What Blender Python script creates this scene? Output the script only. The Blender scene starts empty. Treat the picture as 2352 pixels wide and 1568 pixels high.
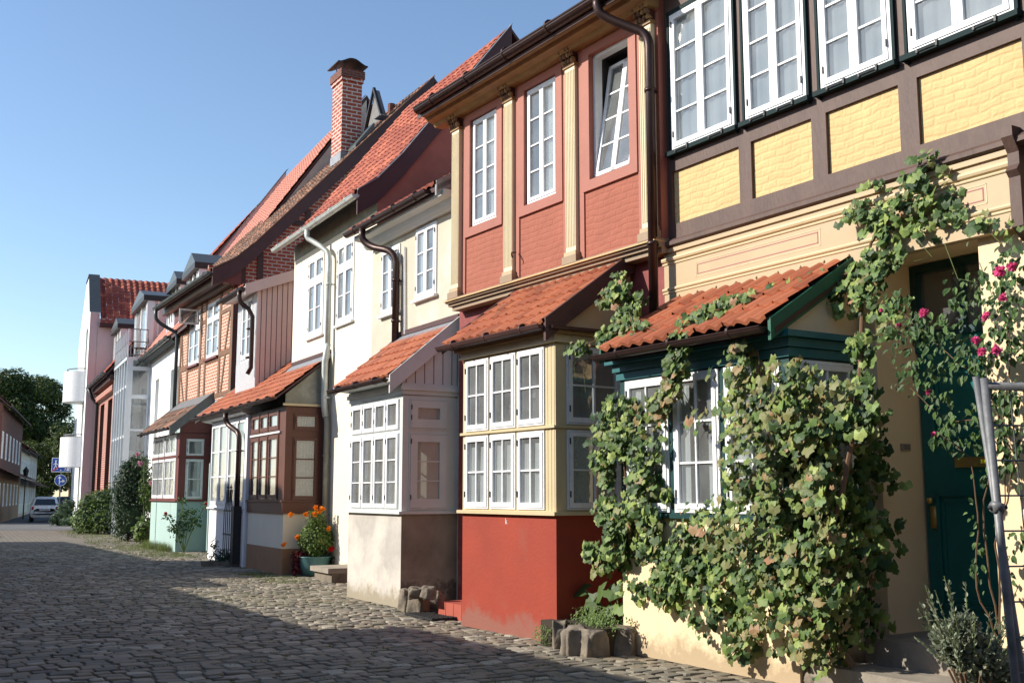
import bpy, math, random
from mathutils import Vector, Matrix, noise
random.seed(7)
R = random.random
def U(a, b): return a + (b - a) * R()
scene = bpy.context.scene
COL = scene.collection
# ---------------------------------------------------------------- camera model (photo measured at 2352 x 1568)
FPX = 2500.0; PITCH = math.atan(352 / 2500); EYE = 1.6
def ray(px, py):
    a = (px - 1176) / FPX; b = (784 - py) / FPX
    return Vector((a, math.cos(PITCH) - b * math.sin(PITCH), math.sin(PITCH) + b * math.cos(PITCH)))
class Frame:
    """plan frame of one facade: x along the wall (towards the viewer's right), y into the house, z up"""
    def __init__(s, ox, oy, th):
        a = math.radians(th); s.o = Vector((ox, oy, 0)); s.a = a - math.pi / 2
        s.u = Vector((math.sin(a), -math.cos(a), 0)); s.w = Vector((math.cos(a), math.sin(a), 0))
    def at(s, px, py, off=0):
        d = ray(px, py); o = s.o - s.w * off
        t = o.dot(s.w) / d.dot(s.w); p = d * t - o
        return p.dot(s.u), EYE + d.z * t
    def W(s, x, y, z=0): return s.o + s.u * x + s.w * y + Vector((0, 0, z))
FA = Frame(1.917, 12.0, 31.6); FB = Frame(.303, 14.42, 33); FC = Frame(-1.84, 18.11, 30)
FD = Frame(-3.86, 22.83, 28.5); FF = Frame(-8.77, 31.81, 30); FG = Frame(-11.3, 36.8, 26); FH = Frame(-21.2, 54, 24)
FS = Frame(1.917, 12.0, 31)
# ---------------------------------------------------------------- materials
def new_mat(name):
    m = bpy.data.materials.new(name); m.use_nodes = True
    nt = m.node_tree; b = nt.nodes['Principled BSDF']
    return m, nt, b
def N(nt, t, **k):
    n = nt.nodes.new(t)
    for a, v in k.items():
        if a in n.inputs: n.inputs[a].default_value = v
        else: setattr(n, a, v)
    return n
def ramp(nt, src, stops):
    r = nt.nodes.new('ShaderNodeValToRGB'); e = r.color_ramp.elements
    while len(e) < len(stops): e.new(.5)
    for i, (p, c) in enumerate(stops): e[i].position = p; e[i].color = (*c, 1)
    nt.links.new(src, r.inputs[0]); return r.outputs[0]
def mix(nt, f, a, b, mode='MIX'):
    m = nt.nodes.new('ShaderNodeMix'); m.data_type = 'RGBA'; m.blend_type = mode
    if isinstance(f, float): m.inputs[0].default_value = f
    else: nt.links.new(f, m.inputs[0])
    for i, v in ((6, a), (7, b)):
        if isinstance(v, tuple): m.inputs[i].default_value = (*v, 1)
        else: nt.links.new(v, m.inputs[i])
    return m.outputs[2]
def mk(c, k): return tuple(min(1, x * k) for x in c)
def mat(name, col, rough=.8, var=.12, vs=2.5, bump=.15, bs=60, metal=0, island=0, stain=None, sk=.5, streak=0, spec=.4, trans=0, tint=None, bdist=.01, foot=None):
    m, nt, b = new_mat(name); L = nt.links.new
    tc = N(nt, 'ShaderNodeTexCoord'); mp = N(nt, 'ShaderNodeMapping'); L(tc.outputs['Object'], mp.inputs[0])
    if streak: mp.inputs['Scale'].default_value = (1, 1, streak)
    n = N(nt, 'ShaderNodeTexNoise', Scale=vs, Detail=6.0, Roughness=.65); L(mp.outputs[0], n.inputs[0])
    c = ramp(nt, n.outputs[0], [(.3, mk(col, 1 - var)), (.7, mk(col, 1 + var))])
    if island:
        g = N(nt, 'ShaderNodeNewGeometry')
        if tint: c = mix(nt, float(.999), c, ramp(nt, g.outputs['Random Per Island'], tint))
        v = N(nt, 'ShaderNodeMapRange'); v.inputs[3].default_value = 1 - island; v.inputs[4].default_value = 1 + island
        L(g.outputs['Random Per Island'], v.inputs[0])
        h = N(nt, 'ShaderNodeHueSaturation'); L(v.outputs[0], h.inputs['Value']); L(c, h.inputs['Color']); c = h.outputs[0]
    if stain:
        n2 = N(nt, 'ShaderNodeTexNoise', Scale=1.3, Detail=8.0, Roughness=.7); L(mp.outputs[0], n2.inputs[0])
        f = ramp(nt, n2.outputs[0], [(sk, (0, 0, 0)), (sk + .16, (1, 1, 1))])
        c = mix(nt, f, c, stain)
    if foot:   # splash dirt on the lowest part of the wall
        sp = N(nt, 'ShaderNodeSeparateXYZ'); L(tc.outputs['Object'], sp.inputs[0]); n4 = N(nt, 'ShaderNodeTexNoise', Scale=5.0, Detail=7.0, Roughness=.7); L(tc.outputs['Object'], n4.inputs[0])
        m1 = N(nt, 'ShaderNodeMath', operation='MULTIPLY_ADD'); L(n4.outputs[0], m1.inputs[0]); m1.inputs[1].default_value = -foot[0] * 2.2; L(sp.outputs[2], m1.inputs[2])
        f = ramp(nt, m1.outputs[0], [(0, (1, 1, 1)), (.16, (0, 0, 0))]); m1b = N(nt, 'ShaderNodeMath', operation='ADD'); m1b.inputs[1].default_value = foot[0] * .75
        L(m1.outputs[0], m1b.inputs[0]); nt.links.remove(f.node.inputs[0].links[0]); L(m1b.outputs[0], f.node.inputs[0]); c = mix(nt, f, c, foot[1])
    L(c, b.inputs['Base Color']); b.inputs['Roughness'].default_value = rough; b.inputs['Metallic'].default_value = metal
    b.inputs['Specular IOR Level'].default_value = spec
    if trans:
        t = N(nt, 'ShaderNodeBsdfTranslucent'); L(c, t.inputs[0]); ms = N(nt, 'ShaderNodeMixShader'); ms.inputs[0].default_value = trans
        L(b.outputs[0], ms.inputs[1]); L(t.outputs[0], ms.inputs[2]); L(ms.outputs[0], nt.nodes['Material Output'].inputs[0])
    if bump:
        n3 = N(nt, 'ShaderNodeTexNoise', Scale=float(bs), Detail=4.0); L(mp.outputs[0], n3.inputs[0])
        bp = N(nt, 'ShaderNodeBump', Strength=bump, Distance=bdist); L(n3.outputs[0], bp.inputs['Height']); L(bp.outputs[0], b.inputs['Normal'])
    return m
def brick(name, c1, c2, mortar, w=.25, h=.078, ms=.011, paint=None, bump=.5, dist=.012, rough=.85, off=.5):
    """bricks laid on any upright wall; with paint= the joints only show as relief"""
    m, nt, b = new_mat(name); L = nt.links.new
    tc = N(nt, 'ShaderNodeTexCoord'); s = N(nt, 'ShaderNodeSeparateXYZ'); L(tc.outputs['Object'], s.inputs[0])
    ad = N(nt, 'ShaderNodeMath', operation='ADD'); L(s.outputs[0], ad.inputs[0]); L(s.outputs[1], ad.inputs[1])
    cb = N(nt, 'ShaderNodeCombineXYZ'); L(ad.outputs[0], cb.inputs[0]); L(s.outputs[2], cb.inputs[1])
    nz = N(nt, 'ShaderNodeTexNoise', Scale=2.6 if paint else 6.0, Detail=3.0); L(tc.outputs['Object'], nz.inputs[0])
    vm = N(nt, 'ShaderNodeVectorMath', operation='MULTIPLY_ADD'); L(nz.outputs['Color'], vm.inputs[0])
    k = .1 if paint else .012; vm.inputs[1].default_value = (k, k, 0); L(cb.outputs[0], vm.inputs[2])
    br = N(nt, 'ShaderNodeTexBrick', Scale=1.0); L(vm.outputs[0], br.inputs[0])
    br.inputs['Color1'].default_value = (*c1, 1); br.inputs['Color2'].default_value = (*c2, 1); br.inputs['Mortar'].default_value = (*mortar, 1)
    br.inputs['Mortar Size'].default_value = ms; br.inputs['Brick Width'].default_value = w; br.inputs['Row Height'].default_value = h
    br.inputs['Mortar Smooth'].default_value = .9 if paint else .1; br.offset = off
    n2 = N(nt, 'ShaderNodeTexNoise', Scale=2.0, Detail=7.0, Roughness=.7); L(tc.outputs['Object'], n2.inputs[0])
    if paint: c = ramp(nt, n2.outputs[0], [(.3, mk(paint, .88)), (.7, mk(paint, 1.08))])
    else: c = mix(nt, .5, br.outputs[0], ramp(nt, n2.outputs[0], [(.3, (.55, .55, .55)), (.7, (1, 1, 1))]), 'MULTIPLY')
    L(c, b.inputs['Base Color']); b.inputs['Roughness'].default_value = rough; b.inputs['Specular IOR Level'].default_value = .25
    n3 = N(nt, 'ShaderNodeTexNoise', Scale=8.0 if paint else 40.0, Detail=6.0, Roughness=.6); L(tc.outputs['Object'], n3.inputs[0])
    ma = N(nt, 'ShaderNodeMath', operation='MULTIPLY_ADD'); L(br.outputs['Fac'], ma.inputs[0]); ma.inputs[1].default_value = -.22 if paint else -1; L(n3.outputs[0], ma.inputs[2])
    bp = N(nt, 'ShaderNodeBump', Strength=bump, Distance=dist); L(ma.outputs[0], bp.inputs['Height']); L(bp.outputs[0], b.inputs['Normal'])
    return m
def glass(name, tint=(.86, .9, .9), refl=1.0, dust=.17):
    m, nt, b = new_mat(name); L = nt.links.new; nt.nodes.remove(b)
    t = N(nt, 'ShaderNodeBsdfTransparent'); t.inputs[0].default_value = (*tint, 1)
    g = N(nt, 'ShaderNodeBsdfGlossy'); g.inputs['Roughness'].default_value = .03
    nz = N(nt, 'ShaderNodeTexNoise', Scale=5.0, Detail=2.0); tc = N(nt, 'ShaderNodeTexCoord'); L(tc.outputs['Object'], nz.inputs[0])
    bp = N(nt, 'ShaderNodeBump', Strength=.25, Distance=.01); L(nz.outputs[0], bp.inputs['Height']); L(bp.outputs[0], g.inputs['Normal'])
    lw = N(nt, 'ShaderNodeLayerWeight'); lw.inputs[0].default_value = .5
    pw = N(nt, 'ShaderNodeMath', operation='POWER'); pw.inputs[1].default_value = 3.6; L(lw.outputs['Facing'], pw.inputs[0])
    ma = N(nt, 'ShaderNodeMath', operation='MULTIPLY_ADD'); ma.inputs[1].default_value = .95 * refl; ma.inputs[2].default_value = .11 * refl; ma.use_clamp = True
    L(pw.outputs[0], ma.inputs[0]); ms = N(nt, 'ShaderNodeMixShader'); L(ma.outputs[0], ms.inputs[0]); L(t.outputs[0], ms.inputs[1]); L(g.outputs[0], ms.inputs[2])
    du = N(nt, 'ShaderNodeBsdfDiffuse'); du.inputs[0].default_value = (.62, .66, .66, 1); nd = N(nt, 'ShaderNodeTexNoise', Scale=2.2, Detail=5.0); L(tc.outputs['Object'], nd.inputs[0])
    fd = N(nt, 'ShaderNodeMapRange'); fd.inputs[1].default_value = .3; fd.inputs[2].default_value = .7; fd.inputs[3].default_value = dust * .6; fd.inputs[4].default_value = dust * 1.4; L(nd.outputs[0], fd.inputs[0])
    m2 = N(nt, 'ShaderNodeMixShader'); L(fd.outputs[0], m2.inputs[0]); L(ms.outputs[0], m2.inputs[1]); L(du.outputs[0], m2.inputs[2]); ms = m2
    L(ms.outputs[0], nt.nodes['Material Output'].inputs[0]); return m
TI = [(0, (.36, .10, .045)), (.5, (.42, .135, .062)), (1, (.27, .075, .038))]
M = dict(
    white=mat('white_paint', (.76, .765, .77), .45, .08, 14, bump=.05), offwhite=mat('aged_white_paint', (.68, .68, .66), .5, .1, 9, bump=.1),
    glass=glass('window_glass', (.74, .79, .8), 1.25), glassdark=glass('stair_glass', (.75, .8, .82), 1.3),
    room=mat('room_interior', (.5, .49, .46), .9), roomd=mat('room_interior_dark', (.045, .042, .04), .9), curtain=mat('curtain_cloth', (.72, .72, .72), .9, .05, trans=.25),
    sheer=mat('sheer_curtain', (.36, .39, .41), .9, .1, 3, trans=.3), lace=mat('lace_curtain', (.62, .6, .55), .9, .35, 45, bump=.3, trans=.25), blind=mat('roller_blind', (.8, .78, .66), .8, .06, trans=.5),
    timber=mat('brown_timber', (.088, .05, .038), .6, .2, 5, .5, 35, streak=.25), timber2=mat('weathered_timber', (.17, .085, .045), .75, .25, 6, .5, 40, streak=.3),
    darkbrown=mat('dark_brown_paint', (.06, .024, .02), .5, .15, 4, .15), bargeboard=mat('barge_board', (.07, .03, .028), .6, .15, 3, .2),
    copper=mat('brown_metal', (.05, .028, .024), .38, .2, 4, .1, metal=.5), zinc=mat('pale_zinc', (.50, .53, .50), .5, .18, 6, .1, metal=.25), greendk=mat('blackish_green_paint', (.008, .022, .024), .75, .1, spec=.2), iron=mat('black_iron', (.02, .02, .022), .5, .2, 5, .2),
    darkzinc=mat('dark_zinc', (.085, .1, .1), .45, .12, 2, .1, metal=.5), lead=mat('lead_sheet', (.24, .25, .27), .55, .2, 8, .3, metal=.3), leadd=mat('weathered_lead', (.15, .145, .14), .6, .2, 8, .3),
    yellow=brick('yellow_painted_bricks', (1,)*3, (1,)*3, (0,)*3, .22, .08, .022, (.62, .43, .205), .75, .024), redpaint=brick('red_painted_bricks', (1,)*3, (1,)*3, (0,)*3, .22, .08, .022, (.34, .118, .078), .7, .022),
    salmon=mat('salmon_paint', (.33, .112, .075), .6, .08, 3, .2, 30), darkredw=mat('dark_red_wall', (.22, .045, .04), .7, .25, 9, .6, 14, stain=(.33, .17, .14), sk=.58),
    beige=mat('beige_fascia_paint', (.45, .335, .195), .55, .06, 3, .08), beigedk=mat('pale_moulding_line', (.58, .45, .27), .55, .05), wineline=mat('wine_red_line', (.35, .12, .12), .6), cream=mat('cream_plaster', (.74, .58, .37), .85, .06, 1.5, .2, 45, stain=(.76, .56, .34), sk=.6, foot=(.3, (.42, .32, .2))),
    creampaint=mat('cream_joinery_paint', (.55, .45, .27), .45, .05, 3, .06), pil=mat('pilaster_paint', (.68, .58, .38), .5, .05), olive=mat('ochre_cornice_paint', (.30, .17, .065), .55, .2, 5, .15), taupe=mat('taupe_moulding', (.3, .21, .13), .6, .12), gold=mat('gold_line', (.55, .38, .16), .5),
    redbase=mat('oxide_red_plaster', (.28, .036, .016), .7, .12, 1.6, .25, 28, stain=(.27, .055, .032), sk=.58, foot=(.32, (.24, .085, .06))), green=mat('dark_green_paint', (.008, .045, .045), .4, .1), greendoor=mat('teal_door_paint', (.005, .12, .11), .35, .08), greenboard=mat('green_board', (.015, .1, .06), .5, .1), bluegrey=mat('dark_teal_cornice', (.02, .12, .13), .45, .15),
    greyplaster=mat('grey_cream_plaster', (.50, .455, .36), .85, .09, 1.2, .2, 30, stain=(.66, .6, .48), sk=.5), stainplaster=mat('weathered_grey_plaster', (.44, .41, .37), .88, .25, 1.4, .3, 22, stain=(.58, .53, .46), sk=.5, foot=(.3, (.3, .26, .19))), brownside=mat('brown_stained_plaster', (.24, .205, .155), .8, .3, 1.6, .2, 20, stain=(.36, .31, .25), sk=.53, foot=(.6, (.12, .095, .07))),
    greyboard=mat('grey_joinery_paint', (.56, .60, .57), .5, .06), mauve=mat('mauve_board', (.58, .59, .57), .55, .08), whitewall=mat('off_white_plaster', (.72, .66, .53), .85, .05, 1, .15, 40, stain=(.66, .58, .45), sk=.62, foot=(.35, (.5, .36, .25))), patchy=mat('patched_grey_render', (.25, .25, .2), .9, .2, 3, .35, 18, stain=(.42, .42, .36), sk=.53),
    terracotta=mat('terracotta_render', (.36, .13, .09), .85, .15, 1.5, .25, stain=(.25, .09, .07), sk=.6), whitewash=mat('white_plaster', (.8, .8, .8), .8, .03, 2, .1), ochre=mat('brown_plinth', (.3, .17, .09), .85, .15),
    brownjoin=mat('brown_joinery', (.115, .045, .03), .5, .12, 4, .1), pinkboard=mat('pink_boarding', (.6, .47, .45), .6, .06), greyline=mat('boarding_joint', (.16, .1, .1), .8), stripe=mat('grey_white_boarding', (.62, .63, .64), .6),
    brickpale=brick('pale_pointed_bricks', (.52, .2, .1), (.4, .15, .085), (.62, .53, .44), .27, .095, .02), brickred=brick('red_bricks', (.42, .085, .045), (.3, .065, .045), (.5, .42, .37), .27, .105, .018), brickdark=brick('dark_bricks', (.2, .06, .04), (.15, .05, .035), (.18, .14, .12)), brickch=brick('chimney_bricks', (.4, .09, .05), (.28, .08, .06), (.62, .53, .48), .34, .12, .02),
    tealwall=mat('pale_teal_plaster', (.36, .50, .47), .8, .05, 2, .1), wine=mat('wine_red_joinery', (.15, .036, .03), .5, .08), pinkwall=mat('pink_plaster', (.62, .50, .51), .85, .05, .5, .1), alu=mat('aluminium', (.62, .65, .68), .35, .05, metal=.4),
    tilemoss=mat('weathered_clay_pantiles', (.6, .15, .06), .75, .15, 14, .3, 50, island=.28, tint=TI, stain=(.13, .085, .05), sk=.56), tile=mat('clay_pantiles', (.6, .15, .06), .75, .1, 14, .3, 50, island=.3, tint=TI, stain=(.16, .09, .06), sk=.57), tileold=mat('mossy_clay_tiles', (.2, .1, .07), .85, .2, 12, .4, 40, island=.3, tint=[(0, (.2, .085, .05)), (.5, (.13, .09, .065)), (1, (.32, .15, .09))]),
    tilered=mat('red_pantiles', (.5, .12, .06), .75, .12, 10, .3, 40, island=.25, tint=[(0, (.36, .09, .05)), (.5, (.30, .075, .045)), (1, (.42, .125, .065))]), tilepink=mat('pale_red_tiles', (.62, .25, .17), .8, .08, 8, .2, 40, island=.1, tint=[(0, (.52, .22, .16)), (1, (.46, .19, .14))]),
    mortar=mat('mortar_fillet', (.42, .35, .26), .9, .25, 15, .8, 30), concrete=mat('worn_concrete', (.27, .235, .19), .9, .2, 4, .4, 50, stain=(.2, .18, .14), sk=.55), stone=mat('field_stone', (.18, .15, .115), .85, .35, 5, .7, 18, bdist=.02), redtile=mat('red_quarry_tile', (.38, .085, .055), .6, .15), rubber=mat('black_rubber', (.015, .015, .016), .7),
    soil=mat('dark_soil', (.04, .03, .02), .95), glaze=mat('teal_glazed_pot', (.11, .25, .26), .3, .2, 5, .1), galv=mat('galvanised_steel', (.17, .175, .18), .5, .35, 12, .1, metal=.2), bark=mat('bark', (.09, .06, .04), .9, .3, 8, .8, 20), brass=mat('brass', (.5, .35, .12), .35, metal=.8), yell=mat('yellow_label', (.8, .6, .02), .6), black=mat('black_shadow_gap', (.012, .01, .01), .9))
def leafmat(name, stops, isl=.25, trans=.3, rough=.55):
    return mat(name, (.1, .2, .05), rough, .1, 8, .2, 60, island=isl, tint=stops, trans=trans)
G1, G2, G3 = (.08, .145, .038), (.14, .22, .055), (.045, .095, .035)
M['vine'] = leafmat('vine_leaf', [(0, G3), (.35, G1), (.7, G2), (1, (.30, .36, .10))])
M['vineaut'] = leafmat('vine_leaf_turning', [(0, (.14, .2, .055)), (.4, (.24, .24, .09)), (.72, (.2, .21, .07)), (.88, (.27, .2, .09)), (1, (.32, .17, .09))])
M['roseleaf'] = leafmat('rose_leaf', [(0, (.04, .09, .03)), (1, (.10, .17, .05))]); M['pink'] = mat('pink_petal', (.8, .12, .32), .6, .2, 20, trans=.3); M['orange'] = mat('orange_petal', (.85, .28, .01), .6, .1, trans=.2); M['redpetal'] = mat('red_petal', (.6, .01, .01), .6, trans=.2); M['palepink'] = mat('pale_pink_petal', (.7, .35, .45), .6, trans=.3)
M['lav'] = leafmat('lavender_leaf', [(0, (.16, .2, .13)), (.6, (.26, .3, .21)), (1, (.3, .3, .2))]); M['dark'] = leafmat('dark_shrub_leaf', [(0, (.025, .055, .03)), (1, (.06, .10, .045))]); M['hedge'] = leafmat('hedge_leaf', [(0, (.07, .13, .03)), (1, (.15, .22, .05))]); M['chestnut'] = leafmat('chestnut_leaf', [(0, (.035, .06, .018)), (.6, (.06, .10, .025)), (1, (.13, .15, .03))])
M['grass'] = leafmat('grass_blade', [(0, (.08, .13, .03)), (1, (.2, .22, .07))]); M['purple'] = leafmat('purple_leaf', [(0, (.08, .01, .02)), (1, (.14, .02, .04))]); M['marileaf'] = leafmat('marigold_leaf', [(0, (.09, .16, .03)), (1, (.17, .25, .06))]); M['stem'] = mat('green_stem', (.12, .16, .05), .7); M['cane'] = mat('woody_stem', (.14, .08, .045), .8)
# ---------------------------------------------------------------- mesh builder
class MB:
    def __init__(s, xf=None): s.v = []; s.f = []; s.m = []; s.mats = []; s.xf = xf; s.smooth = False
    def mi(s, m):
        m = M[m] if isinstance(m, str) else m
        if m not in s.mats: s.mats.append(m)
        return s.mats.index(m)
    def add(s, vs, fs, m):
        o = len(s.v); k = s.mi(m)
        s.v += [s.xf(*p) for p in vs] if s.xf else [tuple(p) for p in vs]
        for f in fs: s.f.append([o + i for i in f]); s.m.append(k)
    def q(s, a, b, c, d, m): s.add([a, b, c, d], [(0, 1, 2, 3)], m)
    def box(s, x0, x1, y0, y1, z0, z1, m, pl=None):
        vs = [(x, y, z) for x in (x0, x1) for y in (y0, y1) for z in (z0, z1)]
        if pl: vs = [pt(pl, *p) for p in vs]
        s.add(vs, [(0, 1, 3, 2), (4, 6, 7, 5), (0, 4, 5, 1), (2, 3, 7, 6), (0, 2, 6, 4), (1, 5, 7, 3)], m)
    def tube(s, pts, r, m, n=8, cap=True):
        pts = [Vector(p) for p in pts]; rs = r if isinstance(r, (list, tuple)) else [r] * len(pts); vs = []; fs = []
        up = None
        for i, p in enumerate(pts):
            d = (pts[min(i + 1, len(pts) - 1)] - pts[max(i - 1, 0)]).normalized()
            if up is None: up = d.orthogonal().normalized()
            up = (up - d * up.dot(d)); up = up.normalized() if up.length > 1e-6 else d.orthogonal().normalized()
            sd = d.cross(up)
            for k in range(n):
                a = 2 * math.pi * k / n; vs.append(tuple(p + (up * math.cos(a) + sd * math.sin(a)) * rs[i]))
        for i in range(len(pts) - 1):
            for k in range(n): fs.append((i * n + k, i * n + (k + 1) % n, (i + 1) * n + (k + 1) % n, (i + 1) * n + k))
        if cap: fs += [tuple(range(n))[::-1], tuple((len(pts) - 1) * n + k for k in range(n))]
        s.add(vs, fs, m)
    def prof(s, x0, x1, pr, m, caps=True):
        """closed outline pr of (y, z) pairs swept along x"""
        n = len(pr); vs = [(x0, y, z) for y, z in pr] + [(x1, y, z) for y, z in pr]
        fs = [(i, (i + 1) % n, n + (i + 1) % n, n + i) for i in range(n)]
        if caps: fs += [tuple(range(n)), tuple(range(2 * n - 1, n - 1, -1))]
        s.add(vs, fs, m)
    def lathe(s, pr, m, c=(0, 0, 0), n=20):
        vs = []; fs = []
        for r, z in pr:
            for k in range(n): a = 2 * math.pi * k / n; vs.append((c[0] + r * math.cos(a), c[1] + r * math.sin(a), c[2] + z))
        for i in range(len(pr) - 1):
            for k in range(n): fs.append((i * n + k, i * n + (k + 1) % n, (i + 1) * n + (k + 1) % n, (i + 1) * n + k))
        s.add(vs, fs, m)
    def blob(s, c, r, m, seed=0, amp=.25, nu=9, nv=6, flat=.8, rough=0):
        vs = []; fs = []; sv = Vector((seed * 3.1, seed * 1.7, seed))
        for j in range(nv + 1):
            ph = math.pi * j / nv
            for i in range(nu):
                th = 2 * math.pi * i / nu; d = Vector((math.sin(ph) * math.cos(th), math.sin(ph) * math.sin(th), math.cos(ph)))
                k = 1 + amp * noise.noise(d * 1.6 + sv) * 1.6 - rough * abs(noise.noise(d * 4.5 + sv)) + rough * .4 * noise.noise(d * 11 + sv)
                e = Vector([math.copysign(abs(q) ** flat, q) for q in d])
                vs.append((c[0] + e.x * r[0] * k, c[1] + e.y * r[1] * k, c[2] + e.z * r[2] * k))
        for j in range(nv):
            for i in range(nu): fs.append((j * nu + i, j * nu + (i + 1) % nu, (j + 1) * nu + (i + 1) % nu, (j + 1) * nu + i))
        s.add(vs, fs, m)
    def build(s, name, parent=None, smooth=False, **tags):
        me = bpy.data.meshes.new(name); me.from_pydata(s.v, [], s.f)
        for m in s.mats: me.materials.append(m)
        me.polygons.foreach_set('material_index', s.m)
        if smooth or s.smooth: me.polygons.foreach_set('use_smooth', [True] * len(s.f))
        me.update(); o = bpy.data.objects.new(name, me); COL.objects.link(o)
        if parent: o.parent = parent
        for k, v in tags.items(): o[k] = v
        return o
def pt(pl, a, d, z):
    k, v = pl
    return (a, v - d, z) if k == 'F' else (v + d, a, z) if k == 'R' else (v - d, a, z)
def thing(name, label, cat, loc=(0, 0, 0), rz=0, group=None):
    o = bpy.data.objects.new(name, None); COL.objects.link(o); o.empty_display_size = .3
    o.location = loc; o.rotation_euler = (0, 0, rz); o['label'] = label; o['category'] = cat
    if group: o['group'] = group
    return o
def house(fr, label, name='town_house'): return thing(name, label, 'house', fr.o, fr.a)
def wall(mb, pl, a0, a1, z0, z1, m, ops=(), th=.16, d=0, rev=None):
    """upright wall with real openings (a0,a1,z0,z1) and their reveals"""
    xs = sorted({a0, a1, *[v for o in ops for v in o[:2] if a0 < v < a1]}); zs = sorted({z0, z1, *[v for o in ops for v in o[2:4] if z0 < v < z1]})
    for i in range(len(xs) - 1):
        for j in range(len(zs) - 1):
            cx = (xs[i] + xs[i + 1]) / 2; cz = (zs[j] + zs[j + 1]) / 2
            if any(o[0] < cx < o[1] and o[2] < cz < o[3] for o in ops): continue
            mb.q(pt(pl, xs[i], d, zs[j]), pt(pl, xs[i + 1], d, zs[j]), pt(pl, xs[i + 1], d, zs[j + 1]), pt(pl, xs[i], d, zs[j + 1]), m)
    for o in ops:
        b0, b1, c0, c1 = o[:4]; e = d - th; r = rev or m
        for p, q_ in (((b0, c0), (b0, c1)), ((b0, c1), (b1, c1)), ((b1, c1), (b1, c0)), ((b1, c0), (b0, c0))):
            mb.q(pt(pl, p[0], d, p[1]), pt(pl, q_[0], d, q_[1]), pt(pl, q_[0], e, q_[1]), pt(pl, p[0], e, p[1]), r)
def sheet(mb, pl, a0, a1, z0, z1, d, m, n=9, amp=.02, gather=0):
    k = max(8, int((a1 - a0) / .02)); vs = []; fs = []
    for i in range(k + 1):
        a = a0 + (a1 - a0) * i / k; w = amp * math.sin(i / k * n * 6.28) + amp * .4 * math.sin(i * 1.7)
        for j, z in enumerate((z1, (z0 + z1) / 2, z0)):
            g = gather * (1 - j / 2); c = (a0 + a1) / 2
            vs.append(pt(pl, c + (a - c) * (1 - g), d + w, z))
    for i in range(k):
        for j in range(2): fs.append((i * 3 + j, i * 3 + j + 1, i * 3 + j + 4, i * 3 + j + 3))
    mb.add(vs, fs, m)
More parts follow.
